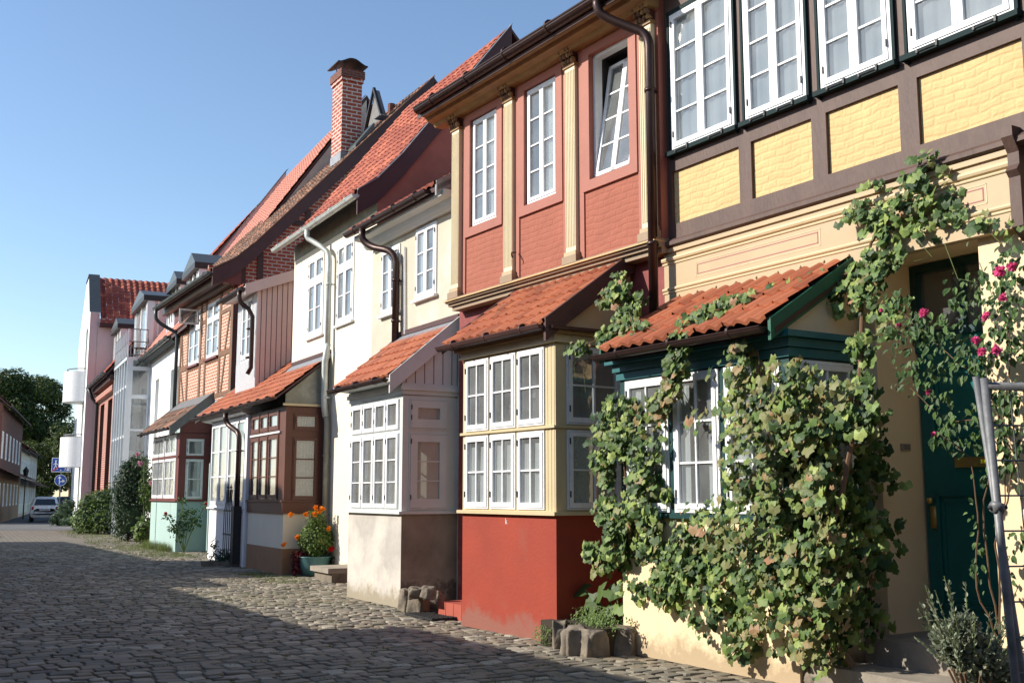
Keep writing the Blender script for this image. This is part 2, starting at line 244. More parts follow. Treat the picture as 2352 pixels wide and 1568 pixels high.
def window(par, pl, a0, a1, z0, z1, d=0, n=2, rows=3, cols=1, fm='white', of=.035, st=.045, mu=.02, cur='sides', transom=None, sill=None, depth=.5, hinge=True, room='room', name='window', gm='glass', label=None):
    """casement window: outer frame, n sashes with rows x cols panes, glass, curtain and a dim room behind"""
    w = MB(); B = lambda *p, m=fm: w.box(*p, m, pl)
    f0, f1 = d - .05, d + .012
    B(a0, a0 + of, f0, f1, z0, z1); B(a1 - of, a1, f0, f1, z0, z1); B(a0 + of, a1 - of, f0, f1, z1 - of, z1); B(a0 + of, a1 - of, f0, f1, z0, z0 + of)
    zr = [(z0 + of, z1 - of, rows)]
    if transom: zr = [(z0 + of, transom - of / 2, rows), (transom + of / 2, z1 - of, 1)]; B(a0 + of, a1 - of, f0, f1 + .01, transom - of / 2, transom + of / 2)
    sw = (a1 - a0 - 2 * of) / n
    for (c0, c1, rr) in zr:
        for i in range(n):
            b0 = a0 + of + sw * i + .004; b1 = b0 + sw - .008; g0, g1 = d - .03, d + .022
            B(b0, b0 + st, g0, g1, c0 + .004, c1 - .004); B(b1 - st, b1, g0, g1, c0 + .004, c1 - .004); B(b0 + st, b1 - st, g0, g1, c0 + .004, c0 + st * 1.2); B(b0 + st, b1 - st, g0, g1, c1 - st, c1 - .004)
            for r in range(1, rr): z = c0 + st + (c1 - c0 - 2 * st) * r / rr; B(b0 + st, b1 - st, d - .012, d + .012, z - mu / 2, z + mu / 2)
            for c in range(1, cols): a = b0 + st + (b1 - b0 - 2 * st) * c / cols; B(a - mu / 2, a + mu / 2, d - .014, d + .014, c0 + st, c1 - st)
            if hinge:
                e = b0 if i < n / 2 else b1 - .012
                for z in (c0 + .12, c1 - .14): B(e, e + .012, g1, g1 + .012, z, z + .07, m='iron')
    e0, e1 = d - .05, d - (depth or 0)
    P_ = lambda a, dd, z: pt(pl, a, dd, z)
    if depth:
        q0, q1, r0, r1 = a0 - .03, a1 + .03, z0 - .04, z1 + .04
        w.q(P_(q0, e1, r0), P_(q1, e1, r0), P_(q1, e1, r1), P_(q0, e1, r1), room)
        for (x1_, y1_), (x2_, y2_) in (((q0, r0), (q0, r1)), ((q0, r1), (q1, r1)), ((q1, r1), (q1, r0)), ((q1, r0), (q0, r0))): w.q(P_(x1_, e0, y1_), P_(x2_, e0, y2_), P_(x2_, e1, y2_), P_(x1_, e1, y1_), room)
    o = w.build(name, par)
    if label: o['label'] = label
    g = MB(); g.q(P_(a0 + of, d - .006, z0 + of), P_(a1 - of, d - .006, z0 + of), P_(a1 - of, d - .006, z1 - of), P_(a0 + of, d - .006, z1 - of), gm); g.build('pane', o)
    if cur:
        c = MB(); W_ = a1 - a0; H_ = z1 - z0; dc = d - .036
        if cur == 'sides': sheet(c, pl, a0, a0 + W_ * .3, z0, z1, dc, 'curtain', 3, .007); sheet(c, pl, a1 - W_ * .3, a1, z0, z1, dc, 'curtain', 3, .007)
        if cur == 'sheer': sheet(c, pl, a0, a1, z0, z1, dc, 'sheer', 6, .008)
        if cur == 'full': sheet(c, pl, a0, a1, z0, z1, dc, 'curtain', 7, .007)
        if cur == 'right': sheet(c, pl, a0 + W_ * .55, a1, z0, z1, dc, 'lace', 6, .007)
        if cur == 'half': sheet(c, pl, a0, a1, z0, z0 + H_ * .78, dc, 'curtain', 9, .007)
        if cur == 'pairs':
            for i in range(n * cols): x = a0 + W_ * i / (n * cols); ww = W_ / n / cols; sheet(c, pl, x + ww * .06, x + ww * .84, z0, z0 + H_ * .85, dc, 'curtain', 3, .007, .2)
        if cur == 'lace': sheet(c, pl, a0, a1, z0, z1, dc, 'lace', 9, .007)
        if cur == 'blind': c.q(P_(a0, dc, z0), P_(a1, dc, z0), P_(a1, dc, z1), P_(a0, dc, z1), 'blind')
        if cur == 'stripes':
            for i in range(n * cols * 2): x = a0 + W_ * i / (n * cols * 2); sheet(c, pl, x, x + W_ / (n * cols * 4), z0, z1, dc, 'lace', 2, .007)
        if c.v: c.build('curtain', o, smooth=True)
    if sill: s = MB(); s.box(a0 - .04, a1 + .04, d - .02, d + sill, z0 - .045, z0 - .002, fm if fm != 'green' else 'green', pl); s.build('sill', o)
    return o
def tiles(par, x0, x1, prof, m='tile', tw=.21, tl=.34, amp=.032, name='roof_tiles', xf=None, wob=.006, nseg=6, lab=None):
    """pantiles laid in courses on a roof slope given as (y, z) points from eave to ridge"""
    L = [0]; P = [Vector((0, y, z)) for y, z in prof]
    for i in range(1, len(P)): L.append(L[-1] + (P[i] - P[i - 1]).length)
    def at(s):
        s = max(0, min(L[-1], s)); i = 1
        while i < len(L) - 1 and s > L[i]: i += 1
        t = (P[i] - P[i - 1]).normalized(); p = P[i - 1] + t * (s - L[i - 1]); return p, Vector((0, -t.z, t.y))
    mb = MB(xf); nr = max(1, round(L[-1] / tl)); nc = max(1, round((x1 - x0) / tw)); tl = L[-1] / nr; tw = (x1 - x0) / nc
    for r in range(nr):
        for c in range(nc):
            vs = []; j = U(-wob, wob); jx = U(-wob, wob) * .6
            for row, (sv, lift) in enumerate(((r * tl - .03 + j, .0), (r * tl - .03 + j, .034), ((r + 1) * tl, .008))):
                p, n = at(sv)
                if sv < 0: tt = (P[1] - P[0]).normalized(); p = P[0] + tt * sv; n = Vector((0, -tt.z, tt.y))
                for k in range(nseg + 1):
                    u = k / nseg; h = amp * (math.cos(2 * math.pi * u) * .5 + .5) if u < .78 or True else 0
                    h = amp * (.5 + .5 * math.cos(2 * math.pi * u)) ** .8
                    q_ = p + n * (h + lift + (0 if row else -.004)); vs.append((x0 + (c + u) * tw + jx, q_.y, q_.z))
            K = nseg + 1; fs = []
            for row in range(2):
                for k in range(nseg): fs.append((row * K + k, row * K + k + 1, (row + 1) * K + k + 1, (row + 1) * K + k))
            mb.add(vs, fs, m)
    o = mb.build(name, par)
    if lab: o['label'] = lab
    return o
def slab(mb, x0, x1, prof, th, m):
    pr = list(prof); low = [(y, z - th) for y, z in reversed(pr)]
    n = len(pr)
    for i in range(n - 1): mb.prof(x0, x1, [pr[i], pr[i + 1], (pr[i + 1][0], pr[i + 1][1] - th), (pr[i][0], pr[i][1] - th)], m)
def gutter(par, x0, x1, y, z, r=.06, m='copper', br=.8, name='gutter'):
    g = MB(); n = 8; K = n + 1; vs = []; fs = []
    for x in (x0, x1):
        for rr in (r, r * .86):
            for k in range(K): a = math.pi * k / n; vs.append((x, y - rr * math.cos(a), z - rr * math.sin(a)))
    for k in range(n): fs += [(k, k + 1, 2 * K + k + 1, 2 * K + k), (K + k, K + k + 1, 3 * K + k + 1, 3 * K + k), (k, k + 1, K + k + 1, K + k)]
    fs += [tuple(range(K)), tuple(range(2 * K, 3 * K)), (0, K, 3 * K, 2 * K), (n, K + n, 3 * K + n, 2 * K + n)]
    g.add(vs, fs, m); k = max(1, int((x1 - x0) / br))
    for i in range(k): x = x0 + (i + .5) * (x1 - x0) / k; g.tube([(x - .015, y, z - .0), (x + .015, y, z)], r * 1.12, m, 10)
    g.tube([(x0, y - r, z), (x1, y - r, z)], r * .16, m, 6)
    return g.build(name, par, smooth=False)
def downpipe(par, pts, r=.045, m='copper', brk=()):
    g = MB(); g.tube(pts, r, m, 12)
    for z in brk: p = pts[-1]; g.tube([(p[0], p[1], z - .02), (p[0], p[1], z + .02)], r * 1.22, m, 12); g.box(p[0] - .012, p[0] + .012, p[1], p[1] + .12, z - .012, z + .012, m)
    return g.build('downpipe', par, smooth=True)
def bend(a, b, c, n=5):
    """rounded corner a-b-c"""
    a, b, c = Vector(a), Vector(b), Vector(c); return [tuple(a * (1 - t) ** 2 + b * 2 * t * (1 - t) + c * t * t) for t in [i / n for i in range(n + 1)]]
# ---------------------------------------------------------------- foliage
LEAFV = [(.56 * (.70 + .30 * abs(math.cos(2.5 * a)) ** .8) * math.sin(a) * (1 if abs(a) < 2.9 else .3), .40 + .56 * (.70 + .30 * abs(math.cos(2.5 * a)) ** .8) * math.cos(a) * (1 if abs(a) < 2.9 else .35)) for a in [math.pi * ((2 * k + 1) / 16 - 1) for k in range(16)]]
def leaf(mb, p, nrm, tip, s, m, lobed=True):
    nrm = nrm.normalized(); tip = (tip - nrm * tip.dot(nrm)); tip = tip.normalized() if tip.length > 1e-5 else nrm.orthogonal().normalized(); sd = nrm.cross(tip)
    if lobed:
        vs = [tuple(p + tip * s * .35 + nrm * s * .05)]; cu = U(-.25, .4)
        for x, y in LEAFV: vs.append(tuple(p + sd * (x * s * U(.85, 1.12)) + tip * (y * s * U(.93, 1.07)) - nrm * (s * (cu * (x * x) * 1.6 + .22 * (y - .3) ** 2))))
        mb.add(vs, [(0, i, i % 16 + 1) for i in range(1, 17)], m)
    else:
        w = s * .3; k_ = nrm * s * .09; vs = [p, p + sd * w * .85 + tip * s * .25 + k_, p + sd * w * .9 + tip * s * .62 + k_, p + tip * s - k_, p - sd * w * .9 + tip * s * .62 + k_, p - sd * w * .85 + tip * s * .25 + k_]
        mb.add([tuple(v) for v in vs], [(0, 1, 2, 3), (0, 3, 4, 5)], m)
def rvec():
    while True:
        v = Vector((U(-1, 1), U(-1, 1), U(-1, 1)))
        if .05 < v.length < 1: return v
def leafball(mb, c, r, n, s, m, lobed=False, up=.4, shell=.55, out=None):
    c = Vector(c)
    for _ in range(n):
        d = rvec().normalized(); k = U(shell, 1) ** .7; p = c + Vector((d.x * r[0], d.y * r[1], d.z * r[2])) * k
        nn = d * .8 + rvec() * .8 + Vector((0, 0, up)) + (out if out else Vector())
        leaf(mb, p, nn, Vector((d.x, d.y, d.z - .5)) + rvec(), s * U(.7, 1.25), m, lobed)
def bay(par, x0, x1, off, zs, zt, bm, fm, fw, sw, sill='creampaint', sm=None, plinth=None, basename='bay_base', sidebm=None):
    F_ = ('F', -off); S_ = ('R', x1); b = MB()
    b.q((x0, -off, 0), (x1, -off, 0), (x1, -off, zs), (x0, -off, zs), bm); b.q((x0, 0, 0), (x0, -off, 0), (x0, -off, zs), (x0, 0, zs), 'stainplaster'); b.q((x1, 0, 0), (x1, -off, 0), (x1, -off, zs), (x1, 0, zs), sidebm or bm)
    if plinth: b.box(x0 - .004, x1 + .004, -off - .006, 0, -.02, plinth[1], plinth[0])
    b.build(basename, par)
    k = MB(); k.box(x0 - .05, x1 + .05, -off - .06, .02, zs - .005, zs + .035, sill); k.build('bay_sill', par)
    f = MB(); wall(f, F_, x0, x1, zs + .035, zt, fm, [w[:4] for w in fw], .06); wall(f, S_, -off, 0, zs + .035, zt, sm or fm, [w[:4] for w in sw], .06); wall(f, ('L', x0), -off, 0, zs + .035, zt, fm)
    f.box(x0, x1, -off, 0, zt - .02, zt, fm); f.build('bay_frame', par)
    r = MB(); y0, y1 = -off + .03, .75; X0, X1 = x0 + .03, x1 - .03   # one lit room behind all the bay's windows
    for pa, pb, pc, pd in (((X0, y1, zs), (X1, y1, zs), (X1, y1, zt), (X0, y1, zt)), ((X0, y0, zs), (X0, y1, zs), (X0, y1, zt), (X0, y0, zt)), ((X0, y0, zs + .01), (X1, y0, zs + .01), (X1, y1, zs + .01), (X0, y1, zs + .01)), ((X0, y0, zt - .03), (X1, y0, zt - .03), (X1, y1, zt - .03), (X0, y1, zt - .03)), ((X1, -.1, zs), (X1, y1, zs), (X1, y1, zt), (X1, -.1, zt))): r.q(pa, pb, pc, pd, 'room')
    r.build('room_lining', par)
    for w in fw: window(par, F_, *w[:4], d=.004, depth=None, **w[4])
    for w in sw: window(par, S_, *w[:4], d=.004, depth=None, **w[4])
def cornice(par, x0, x1, off, steps, m, name='bay_cornice', side=True):
    """stepped mouldings: (z0, z1, projection)"""
    c = MB()
    for z0, z1, p in steps: c.box(x0 - p, x1 + (p if side else 0), -off - p, .0, z0, z1, m if not isinstance(m, dict) else m[z0])
    return c.build(name, par)
def cheek(par, x, pr, m, name='bay_gable', th=.03):
    """filled upright side under a lean-to roof: outline of (y, z) points"""
    c = MB(); c.prof(x - th, x, pr, m); return c.build(name, par)
def verge(par, x, prof, h, th, m, name='barge_board', up=.03):
    c = MB(); x0 = x
    for i in range(len(prof) - 1):
        (ya, za), (yb, zb) = prof[i], prof[i + 1]; c.prof(x0, x0 + th, [(ya, za + up), (yb, zb + up), (yb, zb - h), (ya, za - h)], m)
    return c.build(name, par)
def body(par, x0, x1, z1, m, depth=5, name='side_wall', left=True, right=True, z0=0):
    c = MB()
    if left: c.q((x0, .0, z0), (x0, depth, z0), (x0, depth, z1), (x0, .0, z1), m)
    if right: c.q((x1, .0, z0), (x1, depth, z0), (x1, depth, z1), (x1, .0, z1), m)
    c.q((x0, depth, z0), (x1, depth, z0), (x1, depth, z1), (x0, depth, z1), m)
    return c.build(name, par)
# ================================================================ A  yellow half-timbered house
A = house(FA, 'yellow half-timbered house with beige fascia, green door and a vine over its bay window')
Fw = ('F', -.08)
wins = [(-.02, 1.02), (1.17, 2.03), (2.2, 3.06), (3.22, 4.26)]
w = MB(); wall(w, ('F', -.05), -.28, 5.2, 4.4, 7.9, 'yellow', [(a, b, 5.44, 7.1) for a, b in wins], .1); w.build('upper_wall', A)
w = MB(); D_ = lambda x0, x1, z0, z1, m='timber', y=-.085: w.box(x0, x1, y, -.045, z0, z1, m)
D_(-.3, 5.2, 4.44, 4.62, y=-.088); D_(-.3, 5.2, 5.235, 5.40, y=-.083)
posts = [(-.3, -.05), (1.035, 1.215), (2.045, 2.23), (3.075, 3.275), (4.28, 4.5)]
for a, b in posts: D_(a, b, 4.62, 5.235); D_(a, b, 5.40, 7.2)
D_(-.3, 5.2, 7.14, 7.4, y=-.09); w.build('timber_frame', A)
w = MB(); w.prof(-.33, 4.3, [(0, 4.44), (-.13, 4.44), (-.16, 4.41), (-.16, 4.37), (-.12, 4.35), (0, 4.35)], 'timber'); w.build('beam_moulding', A)
for i, (a, b) in enumerate(wins):
    g = MB(); P4 = ('F', -.09)
    g.box(a - .03, a, -.03, .03, 5.38, 7.12, 'greendk', P4); g.box(b, b + .03, -.03, .03, 5.38, 7.12, 'greendk', P4); g.box(a - .03, b + .03, -.03, .03, 7.08, 7.13, 'greendk', P4); g.box(a - .05, b + .05, -.04, .075, 5.40, 5.45, 'greendk', P4)
    for x in (a + .14, b - .34): g.tube([(x, -.17, 5.425), (x + .2, -.17, 5.425)], .008, 'iron', 6); g.box(x - .01, x + .01, -.18, -.15, 5.41, 5.44, 'iron'); g.box(x + .19, x + .21, -.18, -.15, 5.41, 5.46, 'iron')
    wo = window(A, P4, a + .01, b - .01, 5.455, 7.09, d=.01, n=2, rows=4, cur='sheer', st=.05, depth=.6)
    g.build('window_surround', A)
    g = MB(); x = (a + b) / 2 + .24; g.box(x, x + .035, -.06, -.055, 5.5, 7.05, 'white', P4); g.box(x - .06, x + .1, -.062, -.05, 6.1, 6.12, 'iron', P4); g.build('inner_sash', wo)
# fascia with rolls and painted panels
w = MB(); w.box(-.2, 4.12, -.1, 0, 3.70, 4.35, 'beige')
def roll(z, r, p=.1, x0=-.22, x1=4.14, m='beigedk'): w.prof(x0, x1, [(-p, z - r), (-p - r * .7, z - r * .7), (-p - r, z), (-p - r * .7, z + r * .7), (-p, z + r)], m)
roll(4.225, .03); roll(4.175, .014); roll(3.885, .02); roll(3.845, .012); w.box(-.22, 4.14, -.125, -.1, 4.30, 4.345, 'beige')
for x0, x1 in ((.33, 2.12), (3.0, 3.9)):
    for k, (m, e) in enumerate((('beigedk', 0), ('wineline', .03))):
        a, b, c, d_ = x0 + e, x1 - e, 3.95 + e, 4.12 - e; y0, y1 = -.103 , -.1
        for r in ((a, b, c, c + .008), (a, b, d_ - .008, d_), (a, a + .01, c, d_), (b - .01, b, c, d_)): w.box(r[0], r[1], y0, y1, r[2], r[3], m)
for i in range(9): w.blob((.05 + i * .3, -.105, 3.79), (.014, .012, .014), 'beige', i, .05)
w.build('fascia', A)
w = MB(); w.prof(4.12, 4.22, [(0, 4.5), (-.2, 4.5), (-.2, 4.42), (-.13, 4.3), (-.13, 4.2), (-.17, 4.15), (-.13, 4.1), (-.13, 3.7), (0, 3.6)], 'timber'); w.build('fascia_end_bracket', A)
# lower wall, door recess
w = MB(); wall(w, ('F', 0), -.35, 5.2, -.1, 4.4, 'cream', [(2.63, 3.72, .40, 3.72), (.04, 2.39, 1.38, 2.84)], .6); w.build('wall', A)
w = MB(); w.q((2.63, .6, .4), (3.72, .6, .4), (3.72, .6, 3.75), (2.63, .6, 3.75), 'black')
w.box(2.635, 3.715, .5, .59, 3.02, 3.09, 'green'); w.box(2.635, 3.715, .53, .59, 2.90, 3.02, 'greendoor'); w.box(2.635, 2.70, .5, .59, 3.09, 3.71, 'green'); w.box(3.65, 3.715, .5, .59, 3.09, 3.71, 'green'); w.box(2.70, 3.65, .5, .59, 3.64, 3.71, 'green'); w.box(3.14, 3.19, .52, .59, 3.09, 3.64, 'green')
w.build('door_frame', A)
w = MB(); w.q((2.7, .56, 3.09), (3.65, .56, 3.09), (3.65, .56, 3.64), (2.7, .56, 3.64), 'glassdark'); w.build('transom_pane', A)
dr = MB(); dr.box(2.66, 3.69, .54, .58, .42, 2.9, 'greendoor')
for (a, b, c, d_) in ((2.78, 3.57, .62, 1.62), (2.78, 3.57, 2.05, 2.75)):
    for e, y in ((0, .52), (.05, .53)): 
        for r in ((a + e, b - e, c + e, c + e + .03), (a + e, b - e, d_ - e - .03, d_ - e), (a + e, a + e + .03, c + e, d_ - e), (b - e - .03, b - e, c + e, d_ - e)): dr.box(r[0], r[1], y, .54, r[2], r[3], 'greendoor')
dr = dr.build('door', A)
w = MB(); w.box(3.0, 3.42, .515, .54, 1.84, 1.93, 'brass'); w.build('letter_slot', dr); w = MB(); w.box(3.26, 3.40, .508, .515, 1.87, 1.905, 'yell'); w.build('label', dr)
w = MB(); w.blob((2.74, .49, 1.55), (.03, .03, .03), 'brass', 1, .02); w.box(2.71, 2.77, .525, .54, 1.3, 1.5, 'brass'); w.build('door_knob', dr, smooth=True)
w = MB(); w.box(2.628, 2.65, .26, .38, 2.0, 2.06, 'concrete'); w.box(2.65, 2.653, .28, .36, 2.04, 2.045, 'iron'); w.box(2.65, 2.653, .28, .36, 2.02, 2.025, 'iron'); w.build('name_plate', A)
ko = dict(n=1, cols=2, rows=3, cur='sides', of=.03, st=.05)
bay(A, 0, 2.43, .9, 1.38, 2.86, 'cream', 'green', [(.1, .79, 1.43, 2.78, dict(ko)), (.87, 1.53, 1.43, 2.78, dict(ko, cur='sides')), (1.61, 2.32, 1.43, 2.78, dict(ko, cur='half'))], [(-.78, -.1, 1.43, 2.78, dict(ko, cur='lace'))], sill='green')
cornice(A, 0, 2.43, .9, [(2.80, 2.88, .03), (2.885, 2.96, .06), (2.965, 3.02, .12)], 'bluegrey')
pr = [(-1.14, 3.07), (-.08, 3.72)]
w = MB(); slab(w, .02, 2.5, [(-1.12, 3.03), (-.0, 3.71)], .05, 'darkbrown'); w.build('roof_boarding', A)
cheek(A, 2.43, [(-.9, 3.02), (0, 3.02), (0, 3.62), (-.9, 3.1)], 'cream'); cheek(A, .03, [(-.9, 3.02), (0, 3.02), (0, 3.62), (-.9, 3.1)], 'cream')
tiles(A, .04, 2.47, [(y, z + .03) for y, z in pr], 'tilemoss', .185, .28, .038, name='bay_roof', wob=.014)
verge(A, 2.46, [(-1.17, 3.08), (0, 3.8)], .16, .035, 'greenboard'); verge(A, .0, [(-1.17, 3.08), (0, 3.8)], .12, .03, 'greenboard')
gutter(A, -.03, 2.44, -1.2, 3.04, .055, 'copper', .7, 'bay_gutter')
body(A, -.34, 5.2, 7.6, 'cream')
w = MB(); slab(w, -.4, 5.3, [(-.62, 7.75), (3.2, 11.2)], .12, 'bargeboard'); slab(w, -.4, 5.3, [(3.2, 11.2), (7, 7.75)], .12, 'bargeboard'); w.build('roof', A)
w = MB(); w.prof(-.3, 5.2, [(0, 7.4), (-.1, 7.4), (-.45, 7.62), (-.45, 7.72), (0, 7.72)], 'timber'); w.build('eaves_cornice', A)
# ================================================================ B  red house with pilasters
B_ = house(FB, 'red house with fluted cream pilasters, ochre eaves cornice and an oxide red bay base')
bw = [(-1.42, -.68), (.02, .77), (1.49, 2.27)]; Z0, Z1 = 5.46, 7.08
w = MB(); wall(w, ('F', -.15), -1.92, 2.78, 4.44, 7.35, 'redpaint', [(a, b, Z0, Z1) for a, b in bw], .14, rev='salmon'); w.q((2.78, -.15, 4.4), (2.78, .5, 4.4), (2.78, .5, 7.5), (2.78, -.15, 7.5), 'salmon'); w.build('upper_wall', B_)
w = MB()
for a, b in bw:
    for r in ((a - .14, a, Z0 - .13, Z1 + .1), (b, b + .14, Z0 - .13, Z1 + .1), (a, b, Z0 - .13, Z0), (a, b, Z1, Z1 + .1)): w.box(r[0], r[1], -.185, -.148, r[2], r[3], 'salmon')
for a, b in ((-1.62, -1.56), (-.54, -.45), (-.22, -.12), (.91, 1.01), (1.25, 1.35), (2.41, 2.5)): w.box(a, b, -.168, -.148, 4.5, 7.4, 'salmon')
w.box(-1.9, 2.78, -.18, -.148, 7.18, 7.5, 'salmon'); w.build('window_casing', B_)
for i, (a, b) in enumerate(bw):
    if i < 2: window(B_, ('F', -.13), a + .02, b - .02, Z0 + .01, Z1 - .01, d=0, n=2, rows=4, cur='right', st=.04, hinge=False, depth=.55)
    else:  # hopper window, its sashes tilted inwards at the top
        fr = MB(); P5 = ('F', -.06)
        for r in ((a, a + .04, Z0, Z1), (b - .04, b, Z0, Z1), (a, b, Z1 - .04, Z1), (a, b, Z0, Z0 + .04)): fr.box(r[0], r[1], -.06, .05, r[2], r[3], 'offwhite', P5)
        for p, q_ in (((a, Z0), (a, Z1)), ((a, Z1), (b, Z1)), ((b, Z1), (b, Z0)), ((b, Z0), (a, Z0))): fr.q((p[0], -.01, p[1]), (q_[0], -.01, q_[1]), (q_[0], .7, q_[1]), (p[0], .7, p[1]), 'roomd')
        fr.q((a, .7, Z0), (b, .7, Z0), (b, .7, Z1), (a, .7, Z1), 'roomd'); fro = fr.build('window', B_); fro['label'] = 'open window with its white casements tilted inwards'
        def xf(x, y, z, c=Z0 + .02, t=math.radians(9)): dz = z - c; dy = y + .1; return (x, -.1 + dy * math.cos(t) + dz * math.sin(t), c + dz * math.cos(t) - dy * math.sin(t))
        s_ = MB(xf); n = 2; sw = (b - a - .1) / 2; H0, H1 = Z0 + .03, Z1 - .1
        for k in range(2):
            c0 = a + .05 + sw * k; c1 = c0 + sw - .004
            for r in ((c0, c0 + .04, H0, H1), (c1 - .04, c1, H0, H1), (c0, c1, H0, H0 + .05), (c0, c1, H1 - .045, H1)): s_.box(r[0], r[1], -.13, -.09, r[2], r[3], 'white')
            for z in (1, 2, 3): zz = H0 + .05 + (H1 - H0 - .1) * z / 4; s_.box(c0, c1, -.12, -.10, zz - .011, zz + .011, 'white')
        s_.build('tilted_sash', fro); g = MB(xf); g.q((a + .06, -.11, H0), (b - .06, -.11, H0), (b - .06, -.11, H1), (a + .06, -.11, H1), 'glass'); g.build('pane', fro)
        c = MB(); sheet(c, ('F', .2), a + .4, b, Z0 + .1, Z1 - .1, 0, 'curtain', 6); c.build('curtain', fro, smooth=True)
        c = MB(); leafball(c, (b - .25, .02, Z0 + .12), (.14, .06, .08), 40, .05, 'palepink'); c.build('sill_flowers', fro)
w = MB()
for i, x in enumerate((-1.79, -.33, 1.13, 2.62)):
    p = MB(); p.box(x - .105, x + .105, -.215, -.15, 4.60, 7.05, 'pil')
    for k in range(6): xx = x - .085 + k * .034; p.tube([(xx, -.216, 4.68), (xx, -.216, 6.98)], .009, 'pil', 6)
    p.box(x - .125, x + .125, -.235, -.15, 4.56, 4.615, 'beige'); p.box(x - .15, x + .15, -.25, -.15, 4.455, 4.56, 'taupe'); p.build('pilaster', B_)
    c = MB(); c.prof(x - .11, x + .11, [(-.15, 7.05), (-.22, 7.05), (-.24, 7.2), (-.33, 7.36), (-.15, 7.36)], 'darkbrown'); c.box(x - .125, x + .125, -.235, -.15, 7.03, 7.07, 'olive')
    for k in range(16): kk = k % 4; zz = 7.1 + .07 * (k // 4); c.blob((x - .1 + kk * .067, -.235 - .03 * (k // 4), zz), (.03, .035, .035), 'timber2' if k % 3 else 'olive', i * 20 + k, .3, 6, 4)
    for sx in (-1, 1): c.tube([(x + sx * .11, -.3, 7.27), (x + sx * .15, -.34, 7.31), (x + sx * .13, -.35, 7.35), (x + sx * .1, -.33, 7.32)], .022, 'darkbrown', 6)
    c.build('capital', B_)
w = MB(); E5 = [(4.36, 4.40, .06, 'taupe'), (4.40, 4.425, .10, 'taupe'), (4.425, 4.44, .13, 'gold'), (4.44, 4.465, .10, 'taupe')]
for z0, z1, p, m in E5: w.box(-1.95 - p * .4, 2.8, -.15 - p, 0, z0, z1 - .001, m)
w.box(-1.92, 2.8, -.17, 0, 4.30, 4.36, 'taupe'); w.build('storey_cornice', B_)
w = MB()
w.prof(-2.28, 2.8, [(-.14, 7.2), (-.3, 7.2), (-.33, 7.25), (-.44, 7.27), (-.47, 7.32), (-.57, 7.35), (-.57, 7.4), (-.14, 7.4)], 'olive'); w.build('eaves_cornice', B_)
gutter(B_, -2.2, 2.8, -.64, 7.41, .085, 'copper', .95)
pB = [(-.6, 7.36), (3.1, 9.7)]
w = MB(); slab(w, -2.3, 2.8, pB, .08, 'darkbrown'); slab(w, -2.3, 2.8, [(3.1, 9.7), (6.8, 7.4)], .08, 'bargeboard'); w.build('roof_boarding', B_); tiles(B_, -2.3, 2.8, [(y, z - .0) for y, z in pB], 'tilered', .25, .36, name='roof_tiles')
w = MB(); w.prof(-2.2, 2.78, [(.0, 7.3), (6.4, 7.3), (3.1, 9.55)], 'terracotta'); w.q((-1.92, -.15, 4.4), (-1.92, 6.4, 4.4), (-1.92, 6.4, 7.5), (-1.92, -.15, 7.5), 'salmon'); w.build('gable_wall', B_)
w = MB(); wall(w, ('F', 0), -2.0, 2.74, -.1, 4.4, 'darkredw', [(-1.0, -.22, .35, 2.5), (.04, 1.99, 1.38, 3.26)], .3); w.build('wall', B_)
w = MB(); w.box(-1.0, -.22, .25, .29, .35, 2.5, 'brownjoin'); w.build('door', B_)
L0, L1, U0, U1 = 1.435, 2.32, 2.385, 3.27; o3 = dict(n=1, cols=2, rows=2, of=.018, st=.05)
fr3 = [(.07, .62), (.67, 1.225), (1.265, 1.82)]
bay(B_, 0, 2.03, 1.1, 1.38, 3.30, 'redbase', 'creampaint', [(a, b, L0, L1, dict(o3, cur='pairs')) for a, b in fr3] + [(a, b, U0, U1, dict(o3, cur='sides' if False else None, room='room')) for a, b in fr3], [(-.95, -.18, L0, L1, dict(o3, cur='lace')), (-.95, -.18, U0, U1, dict(o3, cur=None))])
w = MB(); w.box(-.02, 2.05, -1.135, -1.1, 2.34, 2.37, 'creampaint'); w.box(2.03, 2.06, -1.12, -.1, 2.34, 2.37, 'creampaint')
for x in (1.86, 1.93, 1.99): w.box(x, x + .02, -1.104, -1.1, 1.42, 3.3, 'creampaint')
w.build('bay_rail', B_)
def star(mb, x, y, z, r, m):
    for k in range(6): a = k * math.pi / 3; mb.tube([(x + r * .25 * math.cos(a), y, z + r * .25 * math.sin(a)), (x + r * math.cos(a + .25), y, z + r * math.sin(a + .25)), (x + r * .8 * math.cos(a - .2), y, z + r * .8 * math.sin(a - .2)), (x + r * .25 * math.cos(a), y, z + r * .25 * math.sin(a))], r * .09, m, 5)
w = MB()
for x, z, r in ((.50, 3.1, .075), (1.68, 3.12, .075), (1.02, 2.62, .07), (1.5, 2.76, .055), (1.12, 3.16, .05)): star(w, x, -1.04, z, r, 'lace')
for x, z in ((.22, 2.66), (.8, 2.5), (.8, 3.0), (1.4, 3.1), (1.4, 2.56)): w.tube([(x, -1.04, z - .08), (x + .03, -1.04, z), (x - .02, -1.04, z + .06)], .006, 'iron', 5); leafball(w, (x, -1.04, z), (.03, .01, .04), 10, .04, 'dark')
w.build('window_ornaments', B_)
cornice(B_, 0, 2.03, 1.1, [(3.30, 3.325, .05), (3.33, 3.39, .03), (3.391, 3.43, .09), (3.431, 3.47, .14)], {3.30: 'creampaint', 3.33: 'creampaint', 3.391: 'olive', 3.431: 'darkbrown'})
pr = [(-1.27, 3.48), (-.02, 4.36)]
w = MB(); slab(w, -.18, 2.1, pr, .05, 'darkbrown'); w.build('roof_boarding', B_)
